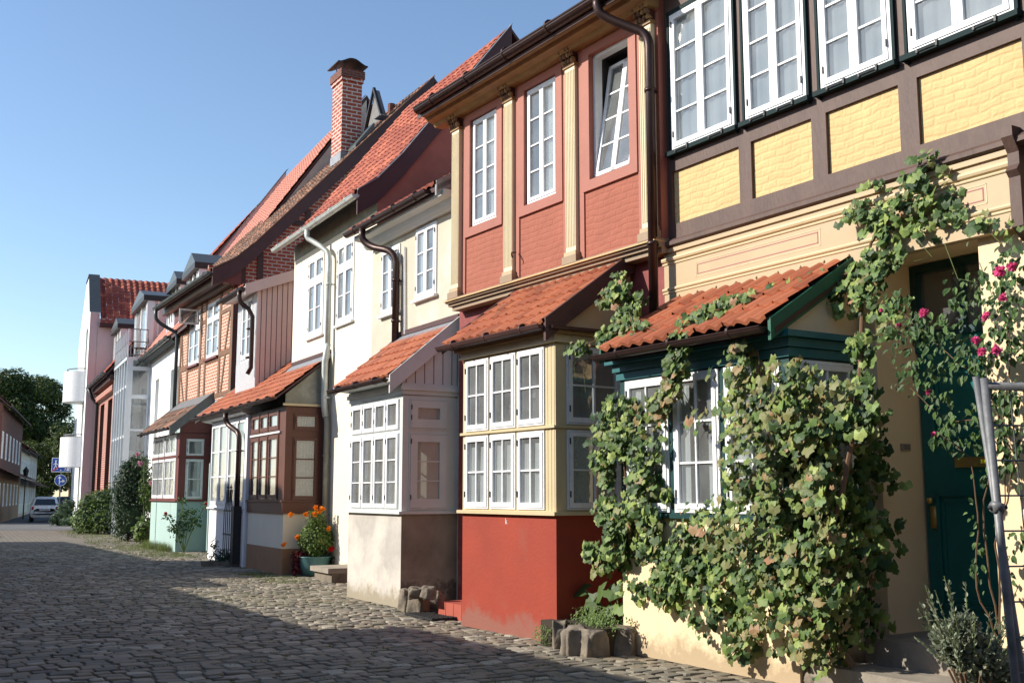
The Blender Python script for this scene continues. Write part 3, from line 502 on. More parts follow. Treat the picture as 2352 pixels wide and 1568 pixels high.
cheek(B_, 2.03, [(-1.1, 3.47), (0, 3.47), (0, 4.32), (-1.1, 3.55)], 'creampaint'); cheek(B_, .03, [(-1.1, 3.47), (0, 3.47), (0, 4.32), (-1.1, 3.55)], 'creampaint')
tiles(B_, -.16, 2.1, [(y, z + .02) for y, z in pr], 'tile', .172, .27, .03, name='bay_roof')
verge(B_, 2.09, [(-1.3, 3.49), (-.0, 4.42)], .2, .04, 'bargeboard', up=.06); verge(B_, -.22, [(-1.3, 3.49), (0, 4.42)], .1, .04, 'bargeboard', up=.05)
w = MB(); w.prof(-.1, 2.05, [(-.18, 4.30), (-.02, 4.42), (-.02, 4.34)], 'mortar'); w.build('mortar_fillet', B_)
gutter(B_, -.24, 2.1, -1.33, 3.47, .055, 'darkbrown', .7, 'bay_gutter')
downpipe(B_, [(2.3, -.66, 7.38), (2.3, -.66, 7.3)] + bend((2.31, -.64, 7.22), (2.33, -.6, 7.16), (2.5, -.45, 7.04)) + bend((2.66, -.31, 6.93), (2.74, -.25, 6.86), (2.74, -.25, 6.72)) + [(2.74, -.25, 3.55)], .055, 'copper', (6.2, 4.4))
w = MB(); w.tube([(-.15, -.2, 4.85), (-.15, -.27, 4.84), (-.12, -.29, 4.8), (-.12, -.27, 4.76)], .01, 'iron', 6); w.build('wall_hook', B_)
w = MB()  # the small white letter painted on the bay base
w.box(1.0, 1.007, -1.104, -1.1, 1.26, 1.33, 'white'); w.add([(1.007, -1.104, 1.285), (1.03, -1.104, 1.31), (1.035, -1.104, 1.305), (1.007, -1.104, 1.277)], [(0, 1, 2, 3)], 'white'); w.add([(1.012, -1.104, 1.29), (1.03, -1.104, 1.262), (1.04, -1.104, 1.262), (1.018, -1.104, 1.295)], [(0, 1, 2, 3)], 'white'); w.build('painted_letter', B_)
# ================================================================ C  grey-cream house
C_ = house(FC, 'narrow grey-cream plastered house with brown gutter and a grey panelled bay window')
cw = [(-.9, -.12, 4.70, 5.86), (.52, 1.3, 4.76, 5.94)]
w = MB(); wall(w, ('F', 0), -1.35, 2.15, -.1, 6.35, 'greyplaster', cw + [(.04, 2.0, 1.36, 3.0)], .12); w.build('wall', C_)
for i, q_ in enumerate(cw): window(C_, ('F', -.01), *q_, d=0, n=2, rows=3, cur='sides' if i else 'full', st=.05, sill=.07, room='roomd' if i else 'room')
w = MB(); w.prof(-1.42, 2.2, [(0, 5.98), (-.1, 5.98), (-.16, 6.03), (-.2, 6.1), (-.34, 6.12), (-.34, 6.2), (0, 6.2)], 'greyboard'); w.build('eaves_cornice', C_)
pC = [(-.42, 6.26), (3.0, 8.35)]
w = MB(); slab(w, -1.4, 2.15, pC, .08, 'darkbrown'); slab(w, -1.4, 2.15, [(3.0, 8.35), (5.5, 6.3)], .08, 'bargeboard'); w.build('roof_boarding', C_); tiles(C_, -1.38, 2.12, [(y, z + .02) for y, z in pC], 'tilered', .22, .34, name='roof_tiles')
verge(C_, 2.1, [(-.44, 6.26), (3, 8.37)], .16, .05, 'lead', up=.07)
gutter(C_, -1.48, 1.9, -.46, 6.24, .07, 'copper', .8)
downpipe(C_, [(-.75, -.46, 6.2), (-.75, -.46, 6.06)] + bend((-.74, -.44, 6.0), (-.7, -.38, 5.9), (-.5, -.3, 5.82)) + bend((-.3, -.22, 5.76), (-.1, -.12, 5.7), (-.08, -.1, 5.5)) + [(-.08, -.1, 4.08)], .06, 'copper', (5.2, 4.5))
w = MB(); w.tube([(.1, -.03, 5.75), (.16, -.03, 4.25)], .02, 'offwhite', 6); w.build('cable_conduit', C_)
gp = dict(n=1, cols=1, rows=3, cur='stripes', of=.006, st=.055, mu=.018)
fx = [.09, .555, 1.02, 1.48, 1.94]
bay(C_, 0, 2.05, .9, 1.33, 3.06, 'stainplaster', 'greyboard', [(fx[i] + .005, fx[i + 1] - .005, 1.40, 2.5, dict(gp)) for i in range(4)] + [(fx[i] + .005, fx[i + 1] - .005, 2.55, 3.0, dict(gp, rows=1)) for i in range(4)],
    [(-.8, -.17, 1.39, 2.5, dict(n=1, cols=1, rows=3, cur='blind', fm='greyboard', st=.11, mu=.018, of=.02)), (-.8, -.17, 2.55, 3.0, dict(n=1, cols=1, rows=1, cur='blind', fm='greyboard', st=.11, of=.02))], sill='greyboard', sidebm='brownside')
cornice(C_, 0, 2.05, .9, [(3.06, 3.12, .02), (3.121, 3.18, .05), (3.181, 3.22, .03)], 'greyboard')
pr = [(-1.12, 3.30), (.0, 4.2)]
w = MB(); slab(w, -.12, 2.12, pr, .05, 'greyboard'); w.q((0, -1.1, 3.24), (2.05, -1.1, 3.24), (2.05, -.85, 3.22), (0, -.85, 3.22), 'greyboard'); w.build('roof_boarding', C_)
tiles(C_, -.1, 2.1, [(y, z + .02) for y, z in pr[:1] + [(-.1, 4.12)]], 'tile', .165, .25, .02, name='bay_roof')
verge(C_, 2.1, [(-1.15, 3.28), (0, 4.24)], .22, .035, 'mauve', up=.05); verge(C_, -.15, [(-1.15, 3.28), (0, 4.24)], .1, .03, 'mauve', up=.04)
w = MB(); w.prof(-.1, 2.1, [(-.2, 4.09), (-.01, 4.24), (-.01, 4.16)], 'lead'); w.box(-.1, 2.1, -.03, 0, 4.24, 4.32, 'bargeboard'); w.build('roof_flashing', C_)
w = MB(); w.prof(2.02, 2.05, [(-.95, 3.22), (-.02, 3.22), (-.02, 4.15), (-.95, 3.4)], 'mauve')
for k in range(6): w.box(2.05, 2.056, -.86 + k * .15, -.85 + k * .15, 3.23, 3.36 + k * .12, 'greyline')
w.build('bay_gable', C_)
gutter(C_, -.18, 2.08, -1.2, 3.27, .055, 'copper', .7, 'bay_gutter')
body(C_, -1.35, 2.15, 6.3, 'terracotta')
# ================================================================ D  white house with brown bay
D = house(FD, 'tall off-white plastered house with pale gutter pipe, steep red roof and a brown timber bay')
dw = [(-1.52, -.46, 5.05, 6.86), (.42, 1.42, 5.08, 6.80)]
w = MB(); wall(w, ('F', 0), -2.66, 2.62, -.1, 7.4, 'whitewall', dw + [(-2.6, -.05, 1.5, 3.38)], .1)
w.box(-2.66, 2.62, -.016, 0, 7.05, 7.4, 'patchy'); w.build('wall', D)
ob = window(D, ('F', -.01), *dw[0], d=0, n=2, rows=2, cur=None, st=.06, sill=.06, transom=6.28, of=.06)
window(D, ('F', -.01), *dw[1], d=0, n=2, rows=2, cur=None, st=.06, sill=.06, transom=6.25, of=.06, label='window with its top light tipped open')
pD = [(-.42, 7.34), (-.02, 7.62), (.5, 8.2), (2.95, 11.4)]
w = MB(); slab(w, -2.75, 2.62, pD, .08, 'bargeboard'); slab(w, -2.75, 2.62, [(2.95, 11.4), (6.7, 7.4)], .08, 'bargeboard'); w.build('roof_boarding', D); tiles(D, -2.75, 2.6, [(y, z + .02) for y, z in pD], 'tilered', .23, .33, .03, name='roof_tiles')
verge(D, 2.6, pD, .42, .05, 'bargeboard', up=.06, name='barge_board')
w = MB()
for i in range(len(pD) - 1): w.prof(2.58, 2.68, [(pD[i][0], pD[i][1] + .06), (pD[i + 1][0], pD[i + 1][1] + .06), (pD[i + 1][0], pD[i + 1][1] + .085), (pD[i][0], pD[i][1] + .085)], 'lead')
w.build('verge_capping', D)
gutter(D, -2.8, 2.66, -.46, 7.30, .075, 'zinc', .8)
downpipe(D, [(-.3, -.46, 7.25), (-.3, -.46, 7.1)] + bend((-.28, -.44, 7.05), (-.2, -.36, 6.98), (0, -.25, 6.85)) + bend((.1, -.18, 6.75), (.2, -.12, 6.7), (.2, -.12, 6.45)) + [(.22, -.12, 4.7)], .058, 'zinc', (6.0,))
downpipe(D, [(.22, -.12, 4.72), (.24, -.14, 4.6), (.2, -.16, 4.35), (.2, -.16, 3.6), (.16, -.14, 3.4), (.2, -.12, 3.2)], .066, 'zinc', (3.6,))
downpipe(D, [(.2, -.12, 3.22), (.22, -.1, 3.1), (.22, -.1, .1)], .055, 'patchy', (2.4, 1.2))
w = MB(); w.prof(2.54, 2.6, [(-.02, 7.2), (6.3, 7.3), (2.95, 11.0), (.5, 7.95), (0, 7.4)], 'terracotta'); w.q((2.62, 0, 0), (2.62, 6.3, 0), (2.62, 6.3, 7.35), (2.62, 0, 7.35), 'terracotta'); w.q((-2.66, 0, 0), (-2.66, 6.3, 0), (-2.66, 6.3, 7.35), (-2.66, 0, 7.35), 'whitewall'); w.prof(-2.64, -2.6, [(0, 7.2), (6.3, 7.3), (2.95, 11.1), (.4, 7.9)], 'whitewall'); w.build('gable_wall', D)
br = dict(n=1, rows=3, cols=1, fm='brownjoin', of=.02, st=.07, mu=.025, cur='full')
gx = [-2.55, -1.88, -1.2, -.42]
bay(D, -2.68, 0, .9, 1.46, 3.42, 'whitewall', 'brownjoin', [(gx[i] + .02, gx[i + 1] - .02, 1.5, 2.86, dict(br)) for i in range(3)] + [(gx[i] + .02, gx[i + 1] - .02, 2.94, 3.36, dict(br, rows=1)) for i in range(3)],
    [(-.74, -.2, 1.5, 2.78, dict(br, cur='lace', st=.05)), (-.74, -.2, 2.92, 3.28, dict(br, rows=1, cur='lace', st=.05))], sill='brownjoin', plinth=('ochre', .52))
w = MB(); w.box(-2.7, .03, -.93, .0, 1.22, 1.45, 'brownjoin'); w.build('bay_apron', D); w = MB(); w.box(-2.6, -.3, -.94, -.9, 2.88, 2.92, 'offwhite'); w.build('bay_drip_rail', D)
cheek(D, 0, [(-.92, 3.46), (-.02, 3.46), (-.02, 4.42), (-.92, 3.66)], 'patchy'); w = MB(); w.box(-.9, .06, -.02, .06, 3.42, 3.47, 'creampaint'); w.box(0, .05, -.98, 0, 3.42, 3.47, 'creampaint'); w.build('bay_moulding', D)
pr = [(-1.14, 3.60), (0, 4.50)]
w = MB(); slab(w, -2.72, .1, pr, .05, 'bargeboard'); w.build('roof_boarding', D)
tiles(D, -2.7, .1, [pr[0], (-.13, 4.4)], 'tile', .165, .25, .018, name='bay_roof')
w = MB(); w.prof(-2.6, .12, [(-.24, 4.34), (-.01, 4.55), (-.01, 4.45)], 'lead'); w.box(-2.6, .12, -.03, 0, 4.55, 4.63, 'bargeboard'); w.build('roof_flashing', D)
gutter(D, -2.75, .05, -1.22, 3.57, .055, 'copper', .7, 'bay_gutter')
# ================================================================ E  low house with the pink dormer and white bay
E_ = house(FD, 'low red-tiled house with a pink boarded dormer and a bright white bay window')
pr = [(-1.14, 3.60), (0, 4.50), (2.4, 6.4)]
w = MB(); slab(w, -7.2, -2.73, pr, .05, 'bargeboard'); w.build('roof_boarding', E_); tiles(E_, -7.15, -2.71, pr, 'tile', .165, .25, .018, name='roof_tiles')
verge(E_, -7.22, [(-1.16, 3.6), (0, 4.5), (2.4, 6.4)], .14, .04, 'offwhite', up=.05)
gutter(E_, -7.3, -2.78, -1.22, 3.57, .06, 'copper', .8)
w = MB(); w.prof(-6.7, -2.75, [(-.86, 3.42), (-1.1, 3.46), (-1.14, 3.56), (-.86, 3.56)], 'offwhite'); w.build('eaves_soffit', E_)
wo = dict(n=2, rows=3, cols=1, of=.03, st=.06, cur='full', mu=.035, hinge=False)
bay(E_, -6.42, -2.78, .9, 1.26, 3.42, 'whitewash', 'white', [(-6.32, -4.72, 1.34, 3.36, dict(wo)), (-4.62, -3.05, 1.34, 3.36, dict(wo))], [], sill='white')
w = MB(); w.box(-2.92, -2.74, -.96, -.88, 0, 3.42, 'whitewash'); w.build('corner_post', E_); w = MB(); w.box(-6.46, -6.4, -.93, 0, .2, 2.4, 'tealwall'); w.build('corner_post', E_)
w = MB(); wall(w, ('F', 0), -7.3, -2.67, 0, 4.5, 'whitewash', [(-6.38, -2.82, 1.3, 3.38)]); w.build('wall', E_)
downpipe(E_, [(-3.75, -1.22, 3.5), (-3.75, -1.22, 3.35)] + bend((-3.74, -1.2, 3.3), (-3.7, -1.15, 3.2), (-3.45, -1.1, 3.12)) + bend((-3.25, -1.07, 3.05), (-3.1, -1.05, 3.0), (-3.1, -1.05, 2.8)) + [(-3.1, -1.05, .05)], .06, 'copper', (2.6, 1.2))
w = MB(); w.box(-3.19, -3.01, -1.14, -.96, .05, 1.35, 'iron'); w.build('pipe_foot', E_)
dm = MB(); wall(dm, ('F', -.45), -5.95, -4.12, 4.0, 6.75, 'stripe', [(-5.55, -4.5, 4.95, 6.5)], .1)
for k in range(26): x = -5.95 + k * .072; dm.box(x, x + .03, -.462, -.45, 4.0, 4.9, 'white'); 
for k in range(5): dm.box(-5.93 + k * .075, -5.9 + k * .075, -.462, -.45, 4.9, 6.7, 'white'); dm.box(-4.44 + k * .075, -4.41 + k * .075, -.462, -.45, 4.9, 6.7, 'white')
dm.q((-4.12, -.45, 4.0), (-4.12, 2.4, 4.0), (-4.12, 2.4, 7.6), (-4.12, -.45, 6.75), 'pinkboard'); dm.q((-5.95, -.45, 4.0), (-5.95, 2.4, 4.0), (-5.95, 2.4, 7.6), (-5.95, -.45, 6.75), 'pinkboard')
for k in range(12): y = -.36 + k * .13; dm.box(-4.12, -4.105, y, y + .012, 4.2, 6.8 + k * .03, 'greyline')
dm.build('dormer', E_)
window(E_, ('F', -.44), -5.5, -4.52, 4.97, 6.48, d=.01, n=2, rows=3, cur='sides', st=.06, label='tall dormer window with white frame')
pe = [(-.8, 6.62), (2.4, 7.85)]
w = MB(); slab(w, -6.35, -4.0, pe, .05, 'pinkboard'); w.prof(-4.02, -3.98, [(pe[0][0], pe[0][1] + .05), (pe[1][0], pe[1][1] + .05), (pe[1][0], pe[1][1] - .22), (pe[0][0], pe[0][1] - .22)], 'pinkboard'); w.prof(-6.3, -4.02, [(-.45, 6.55), (-.78, 6.5), (-.8, 6.6), (-.45, 6.7)], 'offwhite'); w.build('dormer_boarding', E_)
tiles(E_, -6.33, -4.03, [(y, z + .02) for y, z in pe], 'tilered', .22, .34, .02, name='dormer_roof')
gutter(E_, -6.45, -4.0, -.86, 6.58, .06, 'iron', .8, 'dormer_gutter')
downpipe(E_, [(-4.3, -.86, 6.55), (-4.3, -.86, 6.4)] + bend((-4.3, -.84, 6.3), (-4.28, -.8, 6.2), (-4.2, -.65, 6.1)) + [(-4.14, -.56, 5.9), (-4.14, -.56, 4.65), (-4.2, -.62, 4.5)], .055, 'copper', (5.6, 4.9))
# ================================================================ F  brick gable house with teal bay
F = house(FF, 'timber framed brick house with tall brick chimney, mossy roof and a pale teal bay base')
fw = [(-3.1, -1.77, 5.64, 7.3), (-.93, .46, 5.64, 7.3)]
w = MB(); wall(w, ('F', 0), -4.3, 1.9, 4.3, 7.8, 'brickpale', fw, .1); wall(w, ('F', 0), -4.3, 1.9, -.1, 4.3, 'tealwall', [(-3.36, -.04, 1.45, 3.34)]); w.build('wall', F)
w = MB(); T = lambda x0, x1, z0, z1: w.box(x0, x1, -.02, .01, z0, z1, 'timber2')
for a, b in ((-4.3, -4.12), (-3.3, -3.12), (-1.75, -1.55), (-1.12, -.95), (.48, .68), (1.68, 1.9)): T(a, b, 4.5, 7.7)
for x0, x1 in ((-4.12, -3.3), (-1.55, -1.12), (.68, 1.68)): T(x0, x1, 5.55, 5.7); T(x0, x1, 6.78, 6.9)
for x0, x1 in ((-3.12, -1.75), (-.95, .48)): T(x0, x1, 5.48, 5.6)
T(-4.3, 1.9, 4.38, 4.5); T(-4.3, 1.9, 7.6, 7.8)
for (xa, za, xb, zb) in ((-4.1, 5.55, -3.55, 4.5), (-4.1, 6.8, -3.85, 5.7), (1.6, 6.8, 1.15, 5.7), (1.2, 5.55, .85, 4.5)): w.add([(xa - .06, -.018, za), (xa + .06, -.018, za), (xb + .06, -.018, zb), (xb - .06, -.018, zb)], [(0, 1, 2, 3)], 'timber2')
w.build('timber_frame', F)
for i, (a, b, c, d_) in enumerate(fw):
    o = window(F, ('F', 0), a, b, c, d_, d=0, n=2, rows=2, cur='sides', st=.06, of=.035, transom=6.78, mu=.03, sill=None)
    g = MB(); g.box(a - .05, b + .05, -.09, .02, c - .08, c - .02, 'wine'); g.build('sill', o)
w = MB(); P7 = ('R', -1.8)
for r in ((-.66, -.61, 6.81, 7.28), (-.1, -.05, 6.81, 7.28), (-.61, -.1, 6.81, 6.86), (-.61, -.1, 7.23, 7.28)): w.box(r[0], r[1], 0, .03, r[2], r[3], 'offwhite', P7)
w.q((-1.785, -.61, 6.86), (-1.785, -.1, 6.86), (-1.785, -.1, 7.23), (-1.785, -.61, 7.23), 'glass'); w.build('open_sash', F)
pF = [(-.72, 7.72), (-.1, 8.08), (.4, 8.55), (6.0, 14.62)]
w = MB(); slab(w, -4.6, 2.25, pF, .12, 'bargeboard'); slab(w, -4.6, 2.25, [(6.0, 14.62), (12, 8)], .12, 'bargeboard'); w.build('roof_boarding', F)
tiles(F, -4.6, 2.2, [(y, z + .02) for y, z in pF], 'tileold', .24, .33, .035, name='roof_tiles', nseg=4, wob=.015)
verge(F, 2.2, pF, .42, .06, 'bargeboard', up=.05)
w = MB()
for i in range(3): w.prof(2.1, 2.28, [(pF[i][0], pF[i][1] + .06), (pF[i + 1][0], pF[i + 1][1] + .06), (pF[i + 1][0], pF[i + 1][1] + .1), (pF[i][0], pF[i][1] + .1)], 'tileold')
w.build('verge_tiles', F)
w = MB(); w.prof(-4.45, 2.15, [(0, 7.45), (-.2, 7.42), (-.25, 7.55), (-.5, 7.5), (-.55, 7.68), (0, 7.95)], 'darkbrown'); w.build('eaves_cornice', F)
w = MB(); w.prof(1.9, 2.2, [(.1, 7.4), (-.35, 7.45), (-.5, 7.65), (.1, 8.1)], 'wine'); w.build('corner_console', F)
gutter(F, -4.75, 2.2, -.79, 7.70, .075, 'darkzinc', .9)
downpipe(F, [(-4.55, -.79, 7.65), (-4.55, -.79, 7.45)] + bend((-4.55, -.77, 7.35), (-4.55, -.7, 7.2), (-4.48, -.4, 7.05)) + [(-4.42, -.12, 6.9), (-4.4, -.1, 6.7), (-4.4, -.1, 3.2)], .06, 'darkzinc', ())
w = MB(); w.prof(1.86, 1.9, [(0, 3.5), (11.8, 3.5), (11.8, 8.1), (6.0, 14.4), (.4, 8.3), (0, 7.9)], 'brickred'); w.build('gable_wall', F)
w = MB(); G_ = lambda y0, y1, z0, z1: w.box(1.89, 1.93, y0, y1, z0, z1, 'darkbrown')
G_(-.02, .3, 3.6, 8.0); G_(.62, .8, 3.6, 8.5); G_(.3, 4.6, 7.25, 7.42); G_(.3, .62, 5.75, 5.9); G_(.3, .62, 4.6, 4.75)
G_(2.0, 2.18, 7.42, 9.9); G_(3.55, 3.75, 7.42, 11.6); G_(1.5, 5.6, 9.4, 9.55); w.build('gable_timber', F)
ch = MB(); ch.box(.45, 1.3, 3.3, 3.95, 11.0, 14.35, 'brickch'); ch.box(.41, 1.34, 3.26, 3.99, 14.35, 14.47, 'brickch'); ch.box(.38, 1.37, 3.23, 4.02, 14.47, 14.72, 'brickdark'); ch.box(.43, 1.32, 3.28, 3.97, 11.6, 12.05, 'lead'); ch = ch.build('chimney', F)
c = MB(); n = 10
pr = [(3.12 + 1.0 * k / n, 14.88 + .22 * math.sin(math.pi * k / n) ** 2 + .05 * abs(2 * k / n - 1)) for k in range(n + 1)]
for k in range(n): c.prof(.4, 1.36, [pr[k], pr[k + 1], (pr[k + 1][0], pr[k + 1][1] - .03), (pr[k][0], pr[k][1] - .03)], 'iron')
for x in (.5, 1.2):
    for y in (3.4, 3.85): c.tube([(x, y, 14.7), (x, y, 14.98)], .015, 'iron', 5)
c.build('chimney_cap', ch)
rz_ = lambda y: 8.55 + (y - .4) * 1.084
w = MB(); w.add([(1.4, y, rz_(y) + dz) for y, dz in ((3.5, .12), (4.1, .12), (4.1, .35), (3.5, .2))] + [(2.0, y, rz_(y) + dz) for y, dz in ((3.5, .12), (4.1, .12), (4.1, .35), (3.5, .2))], [(0, 1, 2, 3), (4, 5, 6, 7), (0, 1, 5, 4), (2, 3, 7, 6), (1, 2, 6, 5), (0, 3, 7, 4)], 'darkzinc'); w.build('roof_light', F)
w = MB()
for k in range(5): w.box(1.4 + k * .11, 1.46 + k * .11, 4.35, 4.6, rz_(4.6) + .12, rz_(4.6) + .15, 'galv')
w.tube([(1.4, 4.35, rz_(4.35) + .1), (1.9, 4.35, rz_(4.35) + .1)], .015, 'galv', 5); w.build('roof_step', F)
x, z = FF.at(862, 207, -5.2); w = MB(); w.add([(x, 5.2, z), (x - .7, 5.2, z - 1.35), (x + .8, 5.2, z - 1.35), (x, 5.35, z), (x - .7, 5.35, z - 1.35), (x + .8, 5.35, z - 1.35)], [(0, 1, 2), (0, 3, 4, 1), (0, 2, 5, 3)], 'leadd')
for s_ in (-1, 1): w.tube([(x, 5.15, z + .05), (x + s_ * .8, 5.15, z - 1.3)], .06, 'iron', 4)
w.build('roof_dormer', F)
w = MB(); w.tube([(x + 1.15, 5.3, z - 1.6), (x + 1.15, 5.3, z - .85)], .13, 'brickdark', 8); w.build('vent_pipe', F)
w = MB(); w.tube([(-2.2, .35, 8.2), (-2.2, .35, 8.8)], .09, 'brickred', 8); w.build('vent_pipe', F)
q1 = dict(n=1, cols=2, of=.02, st=.06, mu=.03, cur='full', rows=2)
bay(F, -3.4, 0, .9, 1.42, 3.38, 'tealwall', 'wine', [(-3.3, -1.8, 1.5, 2.66, dict(q1, n=1)), (-1.7, -.28, 1.5, 2.66, dict(q1)), (-3.3, -1.8, 2.74, 3.34, dict(q1, rows=1)), (-1.7, -.28, 2.74, 3.34, dict(q1, rows=1))],
    [(-.7, -.2, 1.48, 2.62, dict(q1, cols=1, rows=2, cur='sides', fm='offwhite', st=.05)), (-.7, -.2, 2.7, 3.2, dict(q1, cols=1, rows=1, cur=None, fm='offwhite', st=.05))], sill='wine')
w = MB(); w.box(-3.45, .04, -.94, 0, 2.67, 2.72, 'wine'); w.build('bay_rail', F)
w = MB(); w.lathe([(0, 0), (.12, .0), (.15, .1), (.12, .2), (.0, .25)], 'white', (-.22, -.42, 1.5), 12); w.build('lamp_shade', F)
pr = [(-1.2, 3.5), (-.0, 4.5)]
w = MB(); slab(w, -3.85, .15, pr, .06, 'bargeboard'); w.build('roof_boarding', F); tiles(F, -3.85, .15, [pr[0], (-.32, 4.24)], 'tileold', .23, .33, .03, name='bay_roof', wob=.02)
w = MB(); w.prof(-3.85, .15, [(-.42, 4.22), (-.02, 4.56), (-.02, 4.48)], 'leadd'); w.build('roof_flashing', F)
cheek(F, 0.02, [(-.9, 3.38), (0, 3.38), (0, 4.42), (-.9, 3.72)], 'wine'); verge(F, .15, [(-1.23, 3.5), (0, 4.54)], .25, .035, 'leadd', up=.05); verge(F, -3.88, [(-1.23, 3.5), (0, 4.54)], .12, .03, 'bargeboard', up=.05)
gutter(F, -3.95, .1, -1.27, 3.48, .05, 'iron', .9, 'bay_gutter')
w = MB()
for k in range(70): z = 3.42 - k * .048; w.box(-.95 - .008, -.95 + .008, -1.26 - .008, -1.26 + .008, z - .038, z, 'galv')
w.build('rain_chain', F)
body(F, -4.3, 1.88, 7.9, 'brickdark', 11.8, right=False)
# ================================================================ G  modern white building with glass stair tower
G = house(FG, 'modern white building with glass stair tower, balcony and pink dormers in a red roof', 'apartment_building')
w = MB(); wall(w, ('F', -.0), -7.2, 0, 6.0, 6.95, 'whitewash'); w.box(-7.2, 0, 0, .5, 5.98, 6.0, 'whitewash'); wall(w, ('F', .55), -7.2, .2, 0, 6.0, 'greyboard')
for a, b in ((-7.2, -5.6), (-4.7, -1.9)): w.box(a, b, 0, .54, -.1, 5.98, 'whitewash')
w.box(-.25, 0, .1, .54, 0, 5.98, 'greyboard'); wall(w, ('F', .5), -20, -7.2, 0, 7, 'whitewash'); w.build('wall', G)
pG = [(-.35, 6.95), (5.4, 15.35)]
w = MB(); slab(w, -20, 3.2, pG, .12, 'bargeboard'); slab(w, -20, 3.2, [(5.4, 15.35), (10, 8)], .12, 'bargeboard'); w.build('roof_boarding', G)
tiles(G, -20, 3.2, [(y, z + .02) for y, z in pG], 'tilepink', .3, .4, .03, name='roof_tiles', nseg=4)
w = MB(); w.prof(-8.2, -7.9, [(1.2, 9.2), (5.4, 15.35), (5.4, 15.7), (1.2, 9.55)], 'pinkwall'); w.prof(-8.25, -7.85, [(1.2, 9.55), (5.4, 15.7), (5.5, 15.78), (1.2, 9.62)], 'darkzinc'); w.build('party_wall', G)
w = MB(); w.prof(3.1, 3.19, [(0, 6), (5.4, 6), (5.4, 15.2), (0, 7.3)], 'stainplaster'); w.build('gable_wall', G)
gutter(G, -7.2, .1, -.42, 6.93, .09, 'darkzinc', 1.2); w = MB(); w.prof(-7.2, .1, [(-.02, 6.95), (-.2, 6.75), (-.35, 6.85), (-.3, 6.95)], 'darkzinc'); w.build('eaves_soffit', G)
def dormer(par, x0, x1, y, z0, z1, zr, win=True, back=3.0, wz=None):
    d = MB(); P = ('F', y); mx = (x0 + x1) / 2; wz = wz or (z0 + .25, z1 - .1)
    wall(d, P, x0, x1, z0, z1, 'greyboard', [(x0 + .3, x1 - .35, *wz)], .1)
    for x in (x0, x1): d.q((x, y, z0 - .5), (x, y + back, z0 - .5), (x, y + back, z1), (x, y, z1), 'pinkwall')
    d.box(x1 - .12, x1 + .03, y - .03, y + .25, z0, z1, 'alu'); d.box(x0 - .03, x0 + .1, y - .03, y + .25, z0, z1, 'alu'); d.box(x1, x1 + .03, y + .38, y + .44, z0, z1 - .1, 'white')
    o = d.build('dormer', par)
    r = MB(); e = .1; r.add([(x0 - e, y - .2, z1), (x1 + e, y - .2, z1), (mx + .2, y - .15, zr), (x0 - e, y + back, z1), (x1 + e, y + back, z1), (mx + .2, y + back, zr)], [(0, 1, 2), (1, 4, 5, 2), (0, 2, 5, 3)], 'darkzinc')
    r.box(x0 - e, x1 + e, y - .2, y + back, z1 - .22, z1 - .001, 'iron'); r.build('dormer_roof', o)
    window(par, P, x0 + .32, x1 - .37, *wz, d=.0, n=2, rows=1, cur=None, hinge=False, st=.08, depth=.4, name='dormer_window')
dormer(G, -12, -8, -.1, 7.0, 9.7, 10.2, back=1.5); dormer(G, -19.2, -16.4, -.2, 7.0, 9.7, 10.15, back=1.6); dormer(G, -8.4, -6, .85, 8.5, 10.1, 10.6, back=.95); dormer(G, -3.8, -1.3, .75, 8.3, 9.85, 10.4, back=.95); dormer(G, -2.9, -1.2, -.05, 7.3, 8.3, 8.5, back=.8)
# glass stair tower
tw = MB(); x0, x1, o_ = -11.6, -7.2, .78
for k in range(6): x = x0 + (x1 - x0) * k / 5; tw.box(x - .06, x + .06, -o_ - .12, -o_, 0, 6.9, 'alu')
for z in (.5, 2.0, 3.9, 5.9): tw.box(x0, x1, -o_ - .06, -o_, z - .05, z + .05, 'white')
for z in (.1, 2.78, 4.13, 5.49, 6.62): tw.box(x1 - .02, x1 + .06, -o_, 0, z - (.12 if z > 5 or z < 4 else .04), z + .04, 'alu')
tw.box(x1 - .06, x1 + .08, -o_ - .12, -o_ + .1, 0, 7.0, 'alu'); tw.box(x1 - .02, x1 + .05, -.1, 0, 0, 7, 'alu'); tw.box(x0, x1 + .1, -o_ - .15, .1, 6.9, 7.02, 'alu'); tw.box(x0 - .05, x0 + .05, -o_, .5, 0, 6.9, 'alu')
for k in range(3): tw.box(x0, x1, -o_ + .1, .4, 1.3 + k * 1.9, 1.42 + k * 1.9, 'greyboard')
tw.box(x0, x1 - .1, .1, .3, 0, 6.9, 'roomd'); tw = tw.build('stair_tower', G)
g = MB(); g.q((x0, -o_ + .01, 0), (x1, -o_ + .01, 0), (x1, -o_ + .01, 6.9), (x0, -o_ + .01, 6.9), 'glassdark'); g.q((x1, -o_, 0), (x1, 0, 0), (x1, 0, 6.6), (x1, -o_, 6.6), 'glassdark'); g.build('pane', tw)
r = MB()
for z in (7.12, 7.65, 8.15): r.tube([(x0, -o_ - .1, z), (x1, -o_ - .1, z), (x1, -.15, z)], .022, 'galv', 6)
for k in range(9): x = x0 + (x1 - x0) * k / 8; r.box(x - .02, x + .02, -o_ - .13, -o_ - .08, 7.0, 8.15, 'alu')
for k in range(3): y = -o_ + (o_ - .15) * k / 2; r.tube([(x1, y, 7), (x1, y, 8.15)], .018, 'galv', 5)
for k in range(8): x = x0 + .1 + (x1 - x0) * k / 8; r.q((x, -o_ - .1, 7.15), (x + .4, -o_ - .1, 7.15), (x + .4, -o_ - .1, 7.62), (x, -o_ - .1, 7.62), 'glassdark')
r.build('balcony_railing', G)
ct = thing('garden_chair', 'dark iron garden chair on the railed balcony above the glass stair tower', 'chair', FG.W(-7.75, -.35, 7.02), FG.a)
